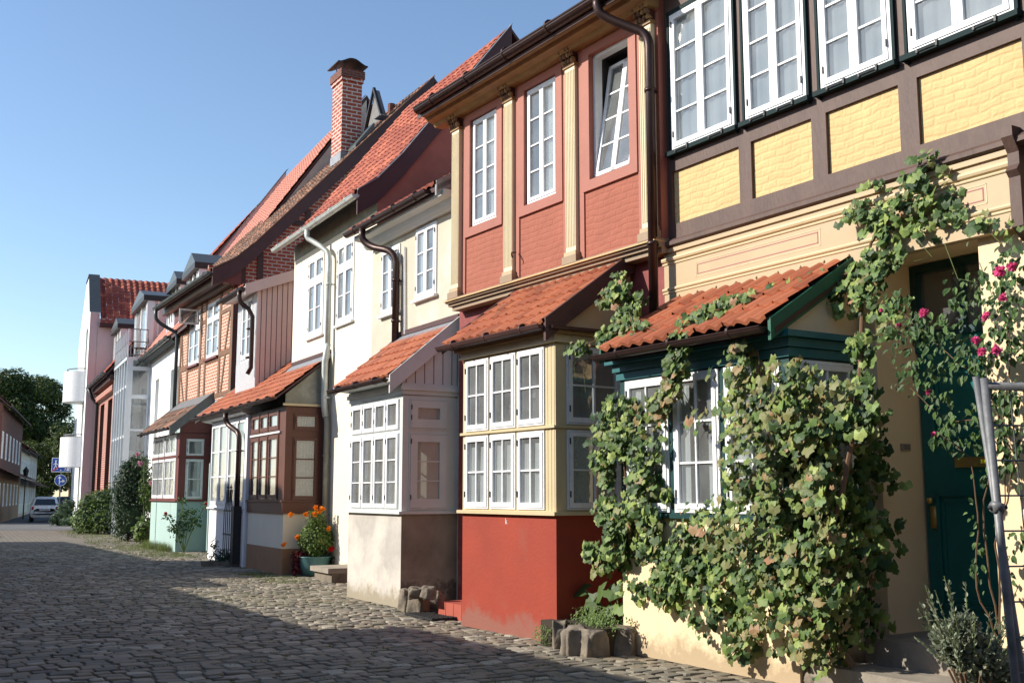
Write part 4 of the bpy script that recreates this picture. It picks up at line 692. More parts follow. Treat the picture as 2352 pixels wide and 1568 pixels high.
s = MB(); s.lathe([(0, .42), (.24, .42), (.25, .45), (0, .46)], 'iron', n=12); s.build('seat', ct); s = MB()
for k in range(9): a = math.radians(20 + k * 17.5); s.tube([(-.2 * math.cos(a) * .4, .2, .48), (-.3 * math.cos(a), .25, .62 + .25 * math.sin(a))], .012, 'iron', 5)
s.tube([(-.32 * math.cos(math.radians(k * 18)), .25, .62 + .27 * math.sin(math.radians(k * 18))) for k in range(11)], .02, 'iron', 6); s.build('backrest', ct)
for sx in (-1, 1):
    for sy in (-1, 1): s = MB(); s.tube([(sx * .16, sy * .16, .42), (sx * .22, sy * .22, 0)], .014, 'iron', 5); s.build('leg', ct)
# brick bay between G and H
w = MB(); wall(w, ('F', -.75), -19.7, -11.9, 0, 6.9, 'brickred', [(-15.2, -13.4, .8, 5.9), (-18.6, -16.8, .8, 5.9)], .6, rev='brickdark'); w.box(-19.7, -11.9, -.95, -.75, 6.1, 6.35, 'brickred'); w.box(-19.7, -11.9, -1.05, -.75, 6.55, 6.78, 'darkbrown')
w.q((-19.7, -.16, 0), (-11.9, -.16, 0), (-11.9, -.16, 6.4), (-19.7, -.16, 6.4), 'roomd'); w.q((-11.9, -.75, 0), (-11.9, 0, 0), (-11.9, 0, 6.9), (-11.9, -.75, 6.9), 'brickred'); w.build('brick_wing', G)
pw = [(-1.2, 6.85), (5.35, 15.3)]
w = MB(); slab(w, -19.7, -11.9, pw, .15, 'bargeboard'); w.build('roof_boarding', G); tiles(G, -19.7, -11.9, [(y, z + .03) for y, z in pw], 'tilered', .3, .4, .03, name='wing_roof', nseg=4)
gutter(G, -19.8, -11.8, -1.3, 6.85, .09, 'darkzinc', 1.5); downpipe(G, [(-19.2, -1.3, 6.8), (-19.2, -1.1, 6.3), (-19.2, -.85, 6.0), (-19.2, -.85, 0)], .08, 'iron')
# ================================================================ H  far white building with round balconies
H = house(FH, 'far white rendered building with two round balconies and pink side wall', 'apartment_building')
w = MB(); pg = [(0, 0), (0, 10.7), (-3.0, 13.1), (-7.5, 14.0), (-15, 12.2), (-15, 0)]
holes = ((-3.4, -1.4, 0.6, 3.0), (-3.4, -1.4, 4.5, 6.2), (-3.4, -1.4, 7.8, 10.2))
wall(w, ('F', 0), -12, 0, 0, 10.7, 'whitewash', holes, .35, rev='greyboard'); w.add([(0, 0, 10.7), (-3, 0, 13.1), (-6, 0, 13.1), (-12, 0, 10.7)], [(0, 1, 2, 3)], 'whitewash'); w.box(-12, 0, .35, .4, 0, 10.6, 'room'); w.build('wall', H)
w = MB(); w.prof(-.01, 0, [(0.001, 0), (7, 0), (7, 10.4), (.45, 10.4), (.45, 10.7), (0.001, 10.7)], 'pinkwall'); w.build('side_wall', H)
w = MB(); w.add([(.03, -.05, 10.7), (.03, .5, 10.7), (-3, .5, 13.2), (-3, -.05, 13.2)], [(0, 1, 2, 3)], 'darkzinc'); w.add([(-3, -.05, 13.2), (-3, .5, 13.2), (-6, .5, 13.2), (-6, -.05, 13.2)], [(0, 1, 2, 3)], 'darkzinc'); w.add([(0.02, .48, 10.5), (.02, .5, 10.7), (-3, .5, 13.2), (-3, .48, 12.9)], [(0, 1, 2, 3)], 'darkzinc'); w.build('gable_coping', H)
tiles(H, .5, 9, [(0, 0), (3.9, 3.1)], 'tilered', .3, .36, .06, xf=lambda x, y, z: (.25 - y, x, 10.1 + z * .98), nseg=6)
w = MB(); w.box(-.3, .35, .45, 8, 9.95, 10.15, 'bargeboard'); w.build('eaves_board', H)
for z0, z1 in ((3.0, 4.5), (6.3, 7.85)):
    b = MB(); n = 28; P = [(-2.4 + 1.15 * math.cos(math.pi * (1 + k / n)), .0 + 1.0 * math.sin(math.pi * (1 + k / n))) for k in range(n + 1)]
    for k in range(n): (xa, ya), (xb, yb) = P[k], P[k + 1]; b.add([(xa, ya, z0), (xb, yb, z0), (xb, yb, z1), (xa, ya, z1)], [(0, 1, 2, 3)], 'white'); b.add([(xa, ya, z0), (xb, yb, z0), (-2.4, 0, z0)], [(0, 1, 2)], 'greyboard')
    b = b.build('balcony', H, smooth=False); c = MB(); c.tube([(x, y * .85, z1 + .12) for x, y in P], .03, 'galv', 6, False); c.build('handrail', b)
# ================================================================ far side of the road
def simple_house(label, ox, oy, th, x0, x1, depth, ze, zr, wm, rm, wins_, side_w=(), name='town_house', lower=None, fm='white', canopy=None, rs=1):
    fr = Frame(ox, oy, th); h = thing(name, label, 'house', fr.o, fr.a)
    w = MB(); wall(w, ('F', 0), x0, x1, 0, ze, wm, wins_, .12); wall(w, ('R', x1), 0, depth, 0, ze, wm, side_w, .12); wall(w, ('L', x0), 0, depth, 0, ze, wm); w.q((x0, depth, 0), (x1, depth, 0), (x1, depth, ze), (x0, depth, ze), wm)
    for x in (x0, x1): w.add([(x, 0, ze), (x, depth, ze), (x, depth / 2, zr)], [(0, 1, 2)], wm)
    w.build('wall', h)
    for q_ in wins_: window(h, ('F', 0), *q_, n=2, rows=2, cur='sides', hinge=False, fm=fm, st=.07)
    for q_ in side_w: window(h, ('R', x1), *q_, n=2, rows=2, cur='sides', hinge=False, fm=fm, st=.07)
    p1 = [(-.35, ze - .1), (depth / 2, zr + .1)]; p2 = [(depth / 2, zr + .1), (depth + .35, ze - .1)]
    w = MB(); slab(w, x0 - .3, x1 + .3, p1, .1, 'bargeboard'); slab(w, x0 - .3, x1 + .3, p2, .1, 'bargeboard'); w.build('roof_boarding', h)
    tiles(h, x0 - .3, x1 + .3, [(y, z + .02) for y, z in p1], rm, .34 * rs, .42 * rs, .05, nseg=4)
    gutter(h, x0 - .3, x1 + .3, -.42, ze - .14, .08, 'iron', 2)
    if canopy:
        for z in canopy: tiles(h, x0, x1, [(-.9, z - .5), (0, z)], 'tileold', .34, .42, .04, nseg=4, name='canopy_roof')
    return h
a_ = lambda px, Y: (px - 1176) / 2525 * Y
def wgrid(x0, n, step, w_, rows_): return [(x0 + i * step, x0 + i * step + w_, z0, z1) for i in range(n) for z0, z1 in rows_]
# the houses on the left face the street's right side: their fronts run away from the viewer
def left_house(label, px, Y, L, ze, zr, wm, rm, rows_, canopy=None, n=3, base=None):
    # front seen obliquely; local x runs towards the viewer, +x end nearest
    fr = Frame(px[0], px[1], 0); fr.a = math.radians(Y); fr.u = Vector((math.cos(fr.a), math.sin(fr.a), 0)); fr.w = Vector((-math.sin(fr.a), math.cos(fr.a), 0))
    h = thing('town_house', label, 'house', fr.o, fr.a); D0 = 7
    ws = wgrid(.6, n, (L - .6) / n, 1.1, rows_)
    w = MB(); wall(w, ('F', 0), 0, L, 0, ze, wm, ws, .12)
    if base: wall(w, ('F', -.02), -.02, L, 0, 2.9, base, [q_ for q_ in ws if q_[3] < 2.9], .1); wall(w, ('L', -.02), -.02, D0, 0, 2.9, base)
    wall(w, ('L', 0), 0, D0, 0, ze, wm); wall(w, ('R', L), 0, D0, 0, ze, wm)
    for x in (0, L): w.add([(x, 0, ze), (x, D0, ze), (x, D0 / 2, zr)], [(0, 1, 2)], wm)
    w.build('wall', h)
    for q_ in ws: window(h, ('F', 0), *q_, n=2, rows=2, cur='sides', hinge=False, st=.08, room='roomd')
    p1 = [(-.4, ze - .1), (D0 / 2, zr + .1)]; p2 = [(D0 / 2, zr + .1), (D0 + .4, ze - .1)]
    w = MB(); slab(w, -.2, L + .2, p1, .1, 'bargeboard'); slab(w, -.2, L + .2, p2, .1, 'bargeboard'); w.build('roof_boarding', h)
    tiles(h, -.2, L + .2, [(y, z + .02) for y, z in p1], rm, .34, .42, .05, nseg=4); gutter(h, -.2, L + .2, -.48, ze - .14, .08, 'iron', 2)
    if canopy: tiles(h, 0, L, [(-1.1, canopy - .5), (0, canopy)], 'tileold', .34, .42, .04, nseg=4, name='canopy_roof')
    return h
left_house('dark red brick house with cream ground floor and tiled canopy at the left edge', (-29.5, 63), 110.6, 18, 6.8, 10.2, 'brickdark', 'tileold', [(.9, 2.3), (3.7, 5.3)], 3.1, 6, base='ochre')
left_house('cream plastered far house with red roof beside the street lamp', (-36.1, 80.5), 111, 12, 5.0, 7.6, 'whitewall', 'tilered', [(.8, 2.1), (3.1, 4.2)], 2.8, 4)
left_house('white far house at the bend, smallest and farthest of the left row', (-40.7, 92.3), 110.5, 12, 5.2, 7.8, 'greyplaster', 'tilered', [(.8, 2.2), (3.1, 4.4)], 2.8, 4)
# opposite row (casts the street shadow; stands just outside the left edge of the photograph)
def opposite(label, x0, x1, zr, ze, m, rm, y=-9.3, dep=7.2):
    h = thing('town_house', label, 'house', FS.o, FS.a); w = MB(); n = max(2, int((x1 - x0) / 2.6)); yb = y - dep
    st = (x1 - x0) / n; ws = [(x0 + st * i + st * .3, x0 + st * i + st * .72, z, z + 1.4) for i in range(n) for z in (1.0, 3.6, 6.2) if z + 1.6 < ze]
    wall(w, ('F', y), x0, x1, 0, ze, m, ws, .1)
    for x in (x0, x1): w.add([(x, y, 0), (x, yb, 0), (x, yb, ze), (x, y - dep / 2, zr - .15), (x, y, ze)], [(0, 1, 2, 3, 4)], m)
    w.q((x0, yb, 0), (x1, yb, 0), (x1, yb, ze), (x0, yb, ze), m); w.build('wall', h)
    for q_ in ws:
        g = MB(); g.box(q_[0], q_[1], y - .09, y - .06, q_[2], q_[3], 'white'); g.box(q_[0] + .08, (q_[0] + q_[1]) / 2 - .03, y - .06, y - .05, q_[2] + .08, q_[3] - .08, 'roomd'); g.box((q_[0] + q_[1]) / 2 + .03, q_[1] - .08, y - .06, y - .05, q_[2] + .08, q_[3] - .08, 'roomd'); g.build('window', h)
    r = MB(); slab(r, x0 - .1, x1 + .1, [(y + .4, ze - .3), (y - dep / 2, zr)], .12, rm); slab(r, x0 - .1, x1 + .1, [(y - dep / 2, zr), (yb - .4, ze - .3)], .12, rm); r.build('roof', h)
opposite('tall plastered house across the street nearest the viewer', -6.9, 17, 6.75, 4.7, 'greyplaster', 'tilered')
opposite('lower brick house across the street, second from the viewer', -15.9, -7.0, 5.9, 4.0, 'brickred', 'tilered')
opposite('house across the street with a medium roof beside the tall white one', -19.2, -16.0, 6.9, 4.4, 'salmon', 'tilered')
opposite('tallest white house across the street', -22.9, -19.3, 9.7, 7.7, 'whitewall', 'tilered')
opposite('long cream house across the street beyond the tallest one', -36.0, -23.0, 7.3, 5.0, 'cream', 'tilered')
opposite('far grey house across the side street on the left', -45, -41.5, 6.6, 4.6, 'greyplaster', 'tilered', -10)

opposite('brick house added behind the viewer, blocking sky to deepen the shade', 24, 30, 9.5, 6.5, 'brickdark', 'tilered', -1.5, 9)  # unseen house added across the near end; it darkens the street's shade
NB = house(FA, 'dark brown timber house, first on the right after the yellow one')
w = MB(); wall(w, ('F', -.12), 4.36, 18, -.1, 7.6, 'darkbrown', [(x, x + 1.1, z, z + 1.5) for x in (5.6, 8, 10.4, 12.8) for z in (1.1, 4.9)], .15); w.q((4.36, -.12, 0), (4.36, 3, 0), (4.36, 3, 7.6), (4.36, -.12, 7.6), 'darkbrown'); w.build('wall', NB)
for x in (5.6, 8, 10.4, 12.8):
    for z in (1.1, 4.9): window(NB, ('F', -.12), x, x + 1.1, z, z + 1.5, n=2, rows=2, hinge=False)
w = MB(); slab(w, 4.3, 18, [(-.6, 7.5), (4, 11.4)], .12, 'tilered'); w.build('roof', NB)
# ================================================================ ground
def struct(mb, name, **k): o = mb.build(name, **k); o['kind'] = 'structure'; return o
def gmat(name, c, var, bs, bump, vs=.6, dist=.02): return mat(name, c, .9, var, vs, bump, bs, bdist=dist)
M['earth'] = gmat('joint_earth', (.12, .105, .075), .3, 30, .5); M['asphalt'] = gmat('road_asphalt', (.11, .11, .115), .12, 80, .4, .4); M['slabm'] = gmat('pavement_slab', (.10, .095, .085), .2, 30, .3, 3)
M['cobble'] = mat('cobble_stone', (.2, .17, .13), .8, .22, 9, .3, 30, island=.28, tint=[(0, (.165, .15, .115)), (.4, (.215, .19, .145)), (.7, (.185, .15, .105)), (1, (.265, .24, .19))], stain=(.15, .135, .10), sk=.6, bdist=.012)
M['cobblefar'] = brick('far_cobbles', (.26, .23, .19), (.21, .18, .15), (.16, .14, .11), .2, .2, .03, bump=.6)
nt = M['cobblefar'].node_tree
for l in list(nt.links):
    if l.to_node.type == 'COMBXYZ' and l.to_socket.name == 'X': nt.links.remove(l)
sep = [n_ for n_ in nt.nodes if n_.type == 'SEPXYZ'][0]; cmb = [n_ for n_ in nt.nodes if n_.type == 'COMBXYZ'][0]
nt.links.new(sep.outputs[0], cmb.inputs[0]); nt.links.new(sep.outputs[1], cmb.inputs[1])
g = MB(); g.q((-400, -40, -.017), (300, -40, -.017), (300, 500, -.017), (-400, 500, -.017), 'earth'); struct(g, 'ground')
def fs(x, y, z=0): return tuple(FS.W(x, y, z))
g = MB(); g.q((-45, 50.5, -.008), (-10, 50.5, -.008), (-24, 140, -.008), (-90, 140, -.008), 'asphalt'); struct(g, 'road')
g = MB(); g.add([(-40, 52, -.013), (-5, 52, -.013), (-3, 33, -.013), (-24, 33, -.013)], [(0, 1, 2, 3)], 'cobblefar'); struct(g, 'far_paving')
g = MB()
rnd = random.Random(3); x = -33.0; K = 0
while x < 6:
    rw = rnd.uniform(.13, .21); y = -6.6 if x > -14 else -8.5; bendx = 0
    while y < 4.5:
        ln = rnd.uniform(.13, .27); yc = y + ln / 2
        wp = FS.W(x + rw / 2, yc); y += ln
        if wp.y < 8.3 or wp.y > 35.5 or abs(wp.x / wp.y) > .5 or (yc > .6 and x > -14): continue
        if wp.x > -1.4 and yc > .5: continue
        cr = .035 * math.sin(x * 1.1 + .4) * math.sin(yc * .9) ; sk = .05 * math.sin(x * .6 + yc * 1.4) + rnd.uniform(-.012, .012)
        h = .012 * noise.noise(Vector((x, yc, 0)) * .8) + rnd.uniform(-.006, .006); tx, ty = rnd.uniform(-.05, .05), rnd.uniform(-.05, .05)
        e = .007; c = (x + rw / 2 + sk, yc + cr); hx = rw / 2 - e; hy = ln / 2 - e; vs = []
        nn = 8
        rad = [rnd.uniform(.9, 1.03) for _ in range(nn)]
        for ring, (f_, dz) in enumerate(((1, -.024), (.99, -.008), (.93, -.0005), (.5, .0025))):
            for k in range(nn):
                a = 2 * math.pi * (k + .5) / nn; ca, sa = math.cos(a), math.sin(a); px_ = math.copysign(abs(ca) ** .33, ca) * hx * f_ * rad[k]; py_ = math.copysign(abs(sa) ** .33, sa) * hy * f_ * rad[k]
                vs.append(fs(c[0] + px_, c[1] + py_, h + dz + px_ * tx + py_ * ty + (rnd.uniform(-.002, .002) if ring > 1 else 0)))
        f = [(r_ * nn + k, r_ * nn + (k + 1) % nn, (r_ + 1) * nn + (k + 1) % nn, (r_ + 1) * nn + k) for r_ in range(3) for k in range(nn)] + [tuple(range(3 * nn, 4 * nn))]
        g.add(vs, f, 'cobble'); K += 1
    x += rw
st = struct(g, 'cobblestone_street')
g = MB()
for i in range(26):
    x0 = -20 + i * .8; g.add([fs(x0, -9.3, .03), fs(x0 + .78, -9.3, .03), fs(x0 + .78, -6.75, .02), fs(x0, -6.75, .02), fs(x0 + .78, -6.75, -.05), fs(x0, -6.75, -.05)], [(0, 1, 2, 3), (3, 2, 4, 5)], 'slabm')
    g.add([fs(x0, -6.74, .035), fs(x0 + .78, -6.74, .035), fs(x0 + .78, -6.6, .03), fs(x0, -6.6, .03), fs(x0 + .78, -6.6, -.05), fs(x0, -6.6, -.05)], [(0, 1, 2, 3), (3, 2, 4, 5)], 'concrete')
struct(g, 'pavement')
# grass in joints and along the walls
g = MB()
def tuft(fr, x, y, n, h, sp):
    for _ in range(n):
        p = fr.W(x + U(-sp, sp), y + U(-sp, sp), -.01); d = Vector((U(-.6, .6), U(-.6, .6), 1)).normalized(); s_ = Vector((U(-1, 1), U(-1, 1), 0)).normalized() * .005; hh = h * U(.5, 1.2)
        g.add([tuple(p - s_), tuple(p + s_), tuple(p + d * hh)], [(0, 1, 2)], 'grass')
for _ in range(420): tuft(FS, U(-16, 1), U(-5.5, -1.0), 12, .03, .06)
for _ in range(110): tuft(FC, U(-2, 1), U(-3.5, -1.1), 14, .035, .06)
for _ in range(300): tuft(FF, U(-5, 3), -.95 - abs(random.gauss(0, .6)), 18, .06, .12)
for _ in range(60): tuft(FF, U(-3.4, 0), U(-1.15, -.95), 26, .28, .07)
for _ in range(170): tuft(FG, U(-16, 0), U(-2.6, -.9), 18, .08, .16)
for _ in range(120): tuft(FD, U(-1, 2), U(-1.6, -.9), 16, .05, .1)
o = g.build('grass', label='green grass growing between the cobbles and along the wall feet', category='grass'); o['kind'] = 'stuff'
# ================================================================ things standing in the street
def stone_thing(fr, x, y, z, r, label, seed, m='stone', group=None, flat=.38, amp=.22, name='field_stone'):
    c = MB(); c.blob((0, 0, 0), r, m, seed, amp, 26, 18, flat, .07); c.smooth = True
    o = c.build(name); o.location = fr.W(x, y, z); o.rotation_euler = (0, 0, fr.a + seed * .3); o['label'] = label; o['category'] = 'stone'
    if group: o['group'] = group
    return o
gp_ = 'stones edging the plant bed'
yb = -1.02
for i, (px, py, r, lb) in enumerate([(1276, 1452, (.075, .1, .17), 'narrow grey upright stone at the left end of the plant bed'), (1308, 1464, (.125, .13, .155), 'broad flat-topped stone, second in the edge of the plant bed'), (1350, 1468, (.125, .13, .15), 'rounded brown stone in the middle of the plant bed edge'), (1388, 1460, (.06, .1, .1), 'small sunken stone in the gap of the plant bed edge'), (1428, 1462, (.165, .15, .15), 'largest stone at the right end of the plant bed, by the cream wall')]):
    d = ray(px, py + 38); t = -EYE / d.z; p = d * t; stone_thing(Frame(p.x, p.y, 31), 0, .06, r[2] * .7, r, lb, i + 3, group=gp_)
s = MB(); s.box(-.95, .1, -1.3, -.6, .0, .26, 'soil'); pb = thing('planting_bed', 'raised earth bed behind the edge stones between red and cream bays', 'plant bed', FA.o, FA.a); s.build('soil', pb)
for i, (px, py, z, r, lb) in enumerate([(934, 1380, .13, (.1, .1, .17), 'pale block leaning on the grey bay at the left of the rock pile'), (962, 1388, .12, (.13, .12, .16), 'big brown rock at the front of the pile beside the grey bay'), (999, 1384, .12, (.12, .12, .15), 'brown rock at the right end of the pile next to the tiled steps'), (954, 1361, .3, (.1, .1, .075), 'flat stone lying on top of the rock pile'), (984, 1361, .31, (.1, .1, .09), 'square stone on top of the rock pile, at its right')]):
    d = ray(px, py); t = (z - EYE) / d.z; p = d * t; stone_thing(Frame(p.x, p.y, 31), 0, 0, z, r, lb, i + 11, group='rocks piled beside the grey bay', flat=.5)
for i, (px, py, r, lb) in enumerate([(1868, 1552, (.16, .13, .1), 'round cobble boulder left of the doorstep under the vine'), (1925, 1560, (.15, .13, .09), 'round boulder nearest the lower doorstep under the vine'), (2285, 1540, (.16, .14, .14), 'reddish boulder under the lavender bush beside the steps'), (2245, 1552, (.1, .1, .1), 'small boulder at the left foot of the lavender bush')]):
    d = ray(px, py); t = (.08 - EYE) / d.z; p = d * t; stone_thing(Frame(p.x, p.y, 31), 0, 0, .07, r, lb, i + 21, 'redtile' if False else 'stone', flat=.95, amp=.1)
t = thing('doorstep', 'two worn concrete steps up to the green door', 'steps', FA.o, FA.a)
s = MB(); s.box(2.72, 4.0, -.42, .6, 0, .41, 'concrete'); s.build('upper_step', t); s = MB(); s.box(2.5, 4.3, -.85, -.42, 0, .2, 'concrete'); s.build('lower_step', t)
t = thing('tiled_steps', 'small red quarry tile steps between grey and red bays', 'steps', FB.o, FB.a)
for i, (y0, z1) in enumerate(((-.85, .2), (-.45, .38))):
    s = MB()
    for k in range(5): s.box(-1.05 + k * .205, -.855 + k * .205, y0, -.02, .0 if i == 0 else .2, z1, 'redtile')
    s.build('step', t)
s = MB()
for k in range(9): s.box(-.42, .42, -.3 + k * .07, -.27 + k * .07, 0, .03, 'rubber')
for k in range(13): s.box(-.42 + k * .068, -.4 + k * .068, -.3, .29, .0, .028, 'rubber')
o = s.build('door_mat'); o.location = (-.97, 14.75, .01); o.rotation_euler = (0, 0, FC.a); o['label'] = 'black openwork mat on the cobbles before the red tiled steps'; o['category'] = 'mat'
t = thing('stone_step', 'pale sandstone step between the flower pot and the grey bay', 'step', FD.o, FD.a); s = MB(); s.box(1.35, 2.4, -.75, 0, .17, .26, 'concrete'); s.build('slab', t); s = MB(); s.box(1.42, 2.4, -.68, 0, 0, .17, 'stone'); s.build('base', t)
# marigold pot
pot = thing('flower_pot', 'glazed teal pot of orange marigolds beside the brown bay', 'flower pot', Vector((-3.98, 22.3, 0)))
s = MB(); s.lathe([(0, 0), (.24, 0), (.29, .2), (.33, .36), (.35, .38), (.31, .38), (.28, .33), (0, .33)], 'glaze', n=28); s.build('pot', pot, smooth=True)
s = MB()
for k in range(26):
    a = U(0, 6.28); r1 = U(.1, .4); top = (r1 * math.cos(a), r1 * math.sin(a) * .8, U(.7, 1.35) if k < 14 else U(.5, .8)); s.tube([(.1 * math.cos(a), .1 * math.sin(a), .33), (top[0] * .6, top[1] * .6, top[2] * .6 + .1), top], .006, 'stem', 4)
s.build('stems', pot)
s = MB(); leafball(s, (.02, 0, .72), (.36, .3, .34), 1500, .06, 'marileaf'); leafball(s, (.02, 0, 1.1), (.2, .18, .28), 420, .055, 'marileaf', shell=.1); s.build('foliage', pot)
s = MB(); leafball(s, (-.28, -.12, .4), (.15, .12, .12), 160, .08, 'purple', shell=.1); leafball(s, (-.34, -.16, .2), (.08, .1, .18), 70, .08, 'purple', shell=.1); s.build('purple_foliage', pot)
ox = Vector((-3.98, 22.3, 0))
def flower(par, p, r, m, name='flower'):
    s = MB(); c = Vector(p)
    for k in range(46): d = rvec().normalized(); leaf(s, c + d * r * U(0, .35), d + rvec() * .8, rvec(), r * U(.6, 1.1), m, False)
    s.blob(tuple(c), (r * .4,) * 3, m, 1, .3, 9, 7, 1.0); return s.build(name, par)
for px, py in ((725, 1166), (733, 1174), (722, 1180), (668, 1181), (703, 1181), (754, 1213), (683, 1233), (737, 1241), (652, 1250), (682, 1272), (740, 1168)):
    d = ray(px, py); tt = (ox.y - .15) / d.y; p = d * tt + Vector((0, 0, EYE)) - ox; flower(pot, p, .065, 'orange')
d = ray(761, 1260); p = d * ((ox.y - .15) / d.y) + Vector((0, 0, EYE)) - ox; flower(pot, p, .07, 'redpetal')
s = MB(); leafball(s, (.5, .1, .3), (.22, .2, .28), 300, .07, 'dark', shell=.1); s.build('trailing_foliage', pot)
# iron trellis with small plant
t = thing('iron_trellis', 'black wrought iron trellis in front of the white bay', 'trellis', FD.W(-3.62, -1.1, 0), FD.a)
s = MB()
for x in (-.42, -.25, -.08, .1, .27, .42):
    pts = [(x, 0, .05), (x, 0, 1.2), (x * .55, 0, 1.45), (x * .6, 0, 1.62), (x * .75, 0, 1.72)]; s.tube(pts, .011, 'iron', 5)
for z in (.68, 1.22): s.box(-.44, .44, -.015, .015, z, z + .035, 'iron')
s.build('bars', t); s = MB()
for x in (-.14, .14): s.tube([(x, 0, 1.5), (x, 0, 1.74)], .014, 'iron', 6); s.lathe([(0, 0), (.04, .02), (.015, .06), (0, .12)], 'iron', (x, 0, 1.74), 8)
s.build('finials', t)
pl_ = thing('potted_plant', 'low dark plant at the foot of the iron trellis', 'plant', FD.W(-3.6, -1.15, 0)); s = MB(); leafball(s, (0, 0, .2), (.42, .18, .2), 420, .07, 'dark', shell=.1); leafball(s, (-.25, 0, .45), (.08, .06, .2), 60, .06, 'dark', shell=.1); s.build('foliage', pl_)
s = MB(); s.box(-.5, .5, -.18, .12, 0, .1, 'stone'); s.build('trough', pl_)
# rose by the teal bay
rs = thing('small_rose_bush', 'thin rose bush with two red blooms against the teal bay', 'rose bush', FF.W(.4, -.75, 0))
s = MB()
for tp in ((-.5, .0, 1.0), (-.1, 0, 1.45), (.15, .1, 1.15), (.5, .2, 1.3), (-.2, 0, .8)): s.tube([(0, 0, 0), (tp[0] * .4, tp[1] * .4, tp[2] * .5), tp], .012, 'stem', 5); leafball(s, (tp[0] * .6, tp[1] * .6, tp[2] * .72), (.16, .14, .32), 75, .085, 'roseleaf', shell=.1); leafball(s, tp, (.13, .12, .1), 26, .08, 'roseleaf', shell=.1)
s.build('foliage', rs); flower(rs, (-.55, 0, 1.08), .06, 'redpetal'); flower(rs, (.55, .2, 1.35), .07, 'redpetal')
# black hose ring by the door
s = MB(); s.tube([(.0 + .42 * math.sin(a), -.03, .42 * math.cos(a)) for a in [math.radians(k * 12 - 10) for k in range(19)]], .022, 'rubber', 8)
o = s.build('garden_hose', smooth=True); o.location = FA.W(2.1, -.05, .55); o.rotation_euler = (0, 0, FA.a); o['label'] = 'black hose curved on the shaded wall left of the door'; o['category'] = 'hose'
# ---------------------------------------------------------------- vegetation
def blobs_px(fr, mb, lst, off, dens, size, m, lobed=True, thick=.16, m2=None, f2=0.0, up=.35, gap=(3.0, -.17)):
    for b in lst:
        px, py, rx, ry = b[:4]; of = b[4] if len(b) > 4 else off; cx, cz = fr.at(px, py, of); x2, _ = fr.at(px + rx, py, of); _, z2 = fr.at(px, py - ry, of); ax, az = abs(x2 - cx), abs(z2 - cz)
        n = int(dens * ax * az * 3.14 * (b[5] if len(b) > 5 else 1)); fm = b[6] if len(b) > 6 else f2
        for _ in range(n):
            a = U(0, 6.283); k = R() ** .5; ex = ax * k * math.cos(a); ez = az * k * math.sin(a); q_ = U(-1, 1)
            p = fr.W(cx + ex, -of + q_ * thick * (1.15 - k * .5), cz + ez)
            if noise.noise(p * gap[0]) < gap[1]: continue
            nn = -fr.w * 1.1 + Vector((0, 0, up)) + rvec() * .75 + fr.u * U(-.3, .3)
            leaf(mb, p, nn, Vector((0, 0, -1)) + rvec() * .8, size * (U(.4, .85) if R() < .55 else U(.85, 1.3)), (m2 if R() < fm else m), lobed)
vine = thing('grapevine', 'climbing grapevine with green and reddish leaves covering the cream bay', 'vine', FA.W(1.9, -1.05, 0))
vm = MB(lambda *p: tuple(Vector(p) - FA.W(1.9, -1.05, 0)))
V1 = [ # px, py, rx, ry
 (1420, 960, 48, 60), (1400, 1030, 40, 60), (1440, 1060, 62, 80), (1470, 1150, 70, 80), (1420, 1190, 58, 70), (1400, 1260, 45, 45), (1470, 1230, 90, 60), (1370, 1230, 22, 45), (1385, 1290, 25, 25, .95, 1, .7), (1540, 1240, 70, 60), (1600, 1260, 60, 60), (1510, 1330, 60, 30, .95, .8), (1560, 1350, 60, 50), (1460, 1345, 30, 25, .95, .7), (1640, 1330, 90, 70), (1640, 1420, 60, 50), (1720, 1440, 60, 45, .98, 1, .3), (1700, 1480, 40, 30, .98, .9, .5), (1500, 1000, 30, 60, .98, .5), (1500, 940, 22, 40, .98, .7, .4)]
V2 = [(1745, 800, 50, 32), (1720, 850, 60, 60), (1780, 880, 80, 70), (1728, 930, 58, 60), (1780, 980, 110, 80), (1870, 930, 70, 80), (1880, 1030, 70, 100), (1950, 990, 60, 90, .55, .9), (1790, 1090, 120, 90), (1718, 1100, 45, 70, .98, .7), (1650, 1190, 60, 60, .98, .8), (1740, 1210, 90, 80), (1860, 1160, 90, 100), (1970, 1100, 60, 110, .5, .9, .05), (1965, 1240, 80, 110, .5, .9, .05), (2010, 1150, 45, 90, .35, .8, .05), (1830, 1280, 130, 90), (1740, 1330, 80, 70), (1860, 1380, 90, 80), (1960, 1380, 70, 80, .6, .9, .1), (1830, 1450, 90, 60), (1930, 1460, 50, 50, .8), (1885, 1510, 30, 40), (1640, 960, 40, 30, .98, .4, .9), (1790, 1180, 90, 80), (1830, 1100, 70, 90), (1760, 900, 70, 80), (1820, 960, 70, 70), (1860, 1240, 80, 80), (1900, 1320, 80, 80)]
V3 = [(2040, 700, 50, 40, .35), (1985, 760, 55, 60, .5), (1960, 840, 55, 70, .6), (1985, 920, 45, 60, .8), (1950, 970, 50, 40, .9), (1970, 680, 60, 50, .35), (1990, 620, 55, 50, .25), (2010, 560, 50, 45, .2), (1990, 500, 60, 50, .2), (2070, 500, 60, 55, .2), (1960, 560, 40, 40, .2), (2100, 440, 50, 50, .2), (2130, 400, 50, 35, .2), (2120, 360, 35, 20, .2), (2160, 460, 40, 40, .2, .8), (2010, 425, 22, 20, .2), (2200, 490, 30, 25, .2, .8), (2250, 500, 30, 22, .2, .8), (2300, 515, 26, 18, .2, .8), (2050, 580, 50, 40, .2, .8), (1900, 590, 25, 25, .15, .8), (2340, 500, 14, 20, .2), (2120, 530, 30, 20, .2, .4)]
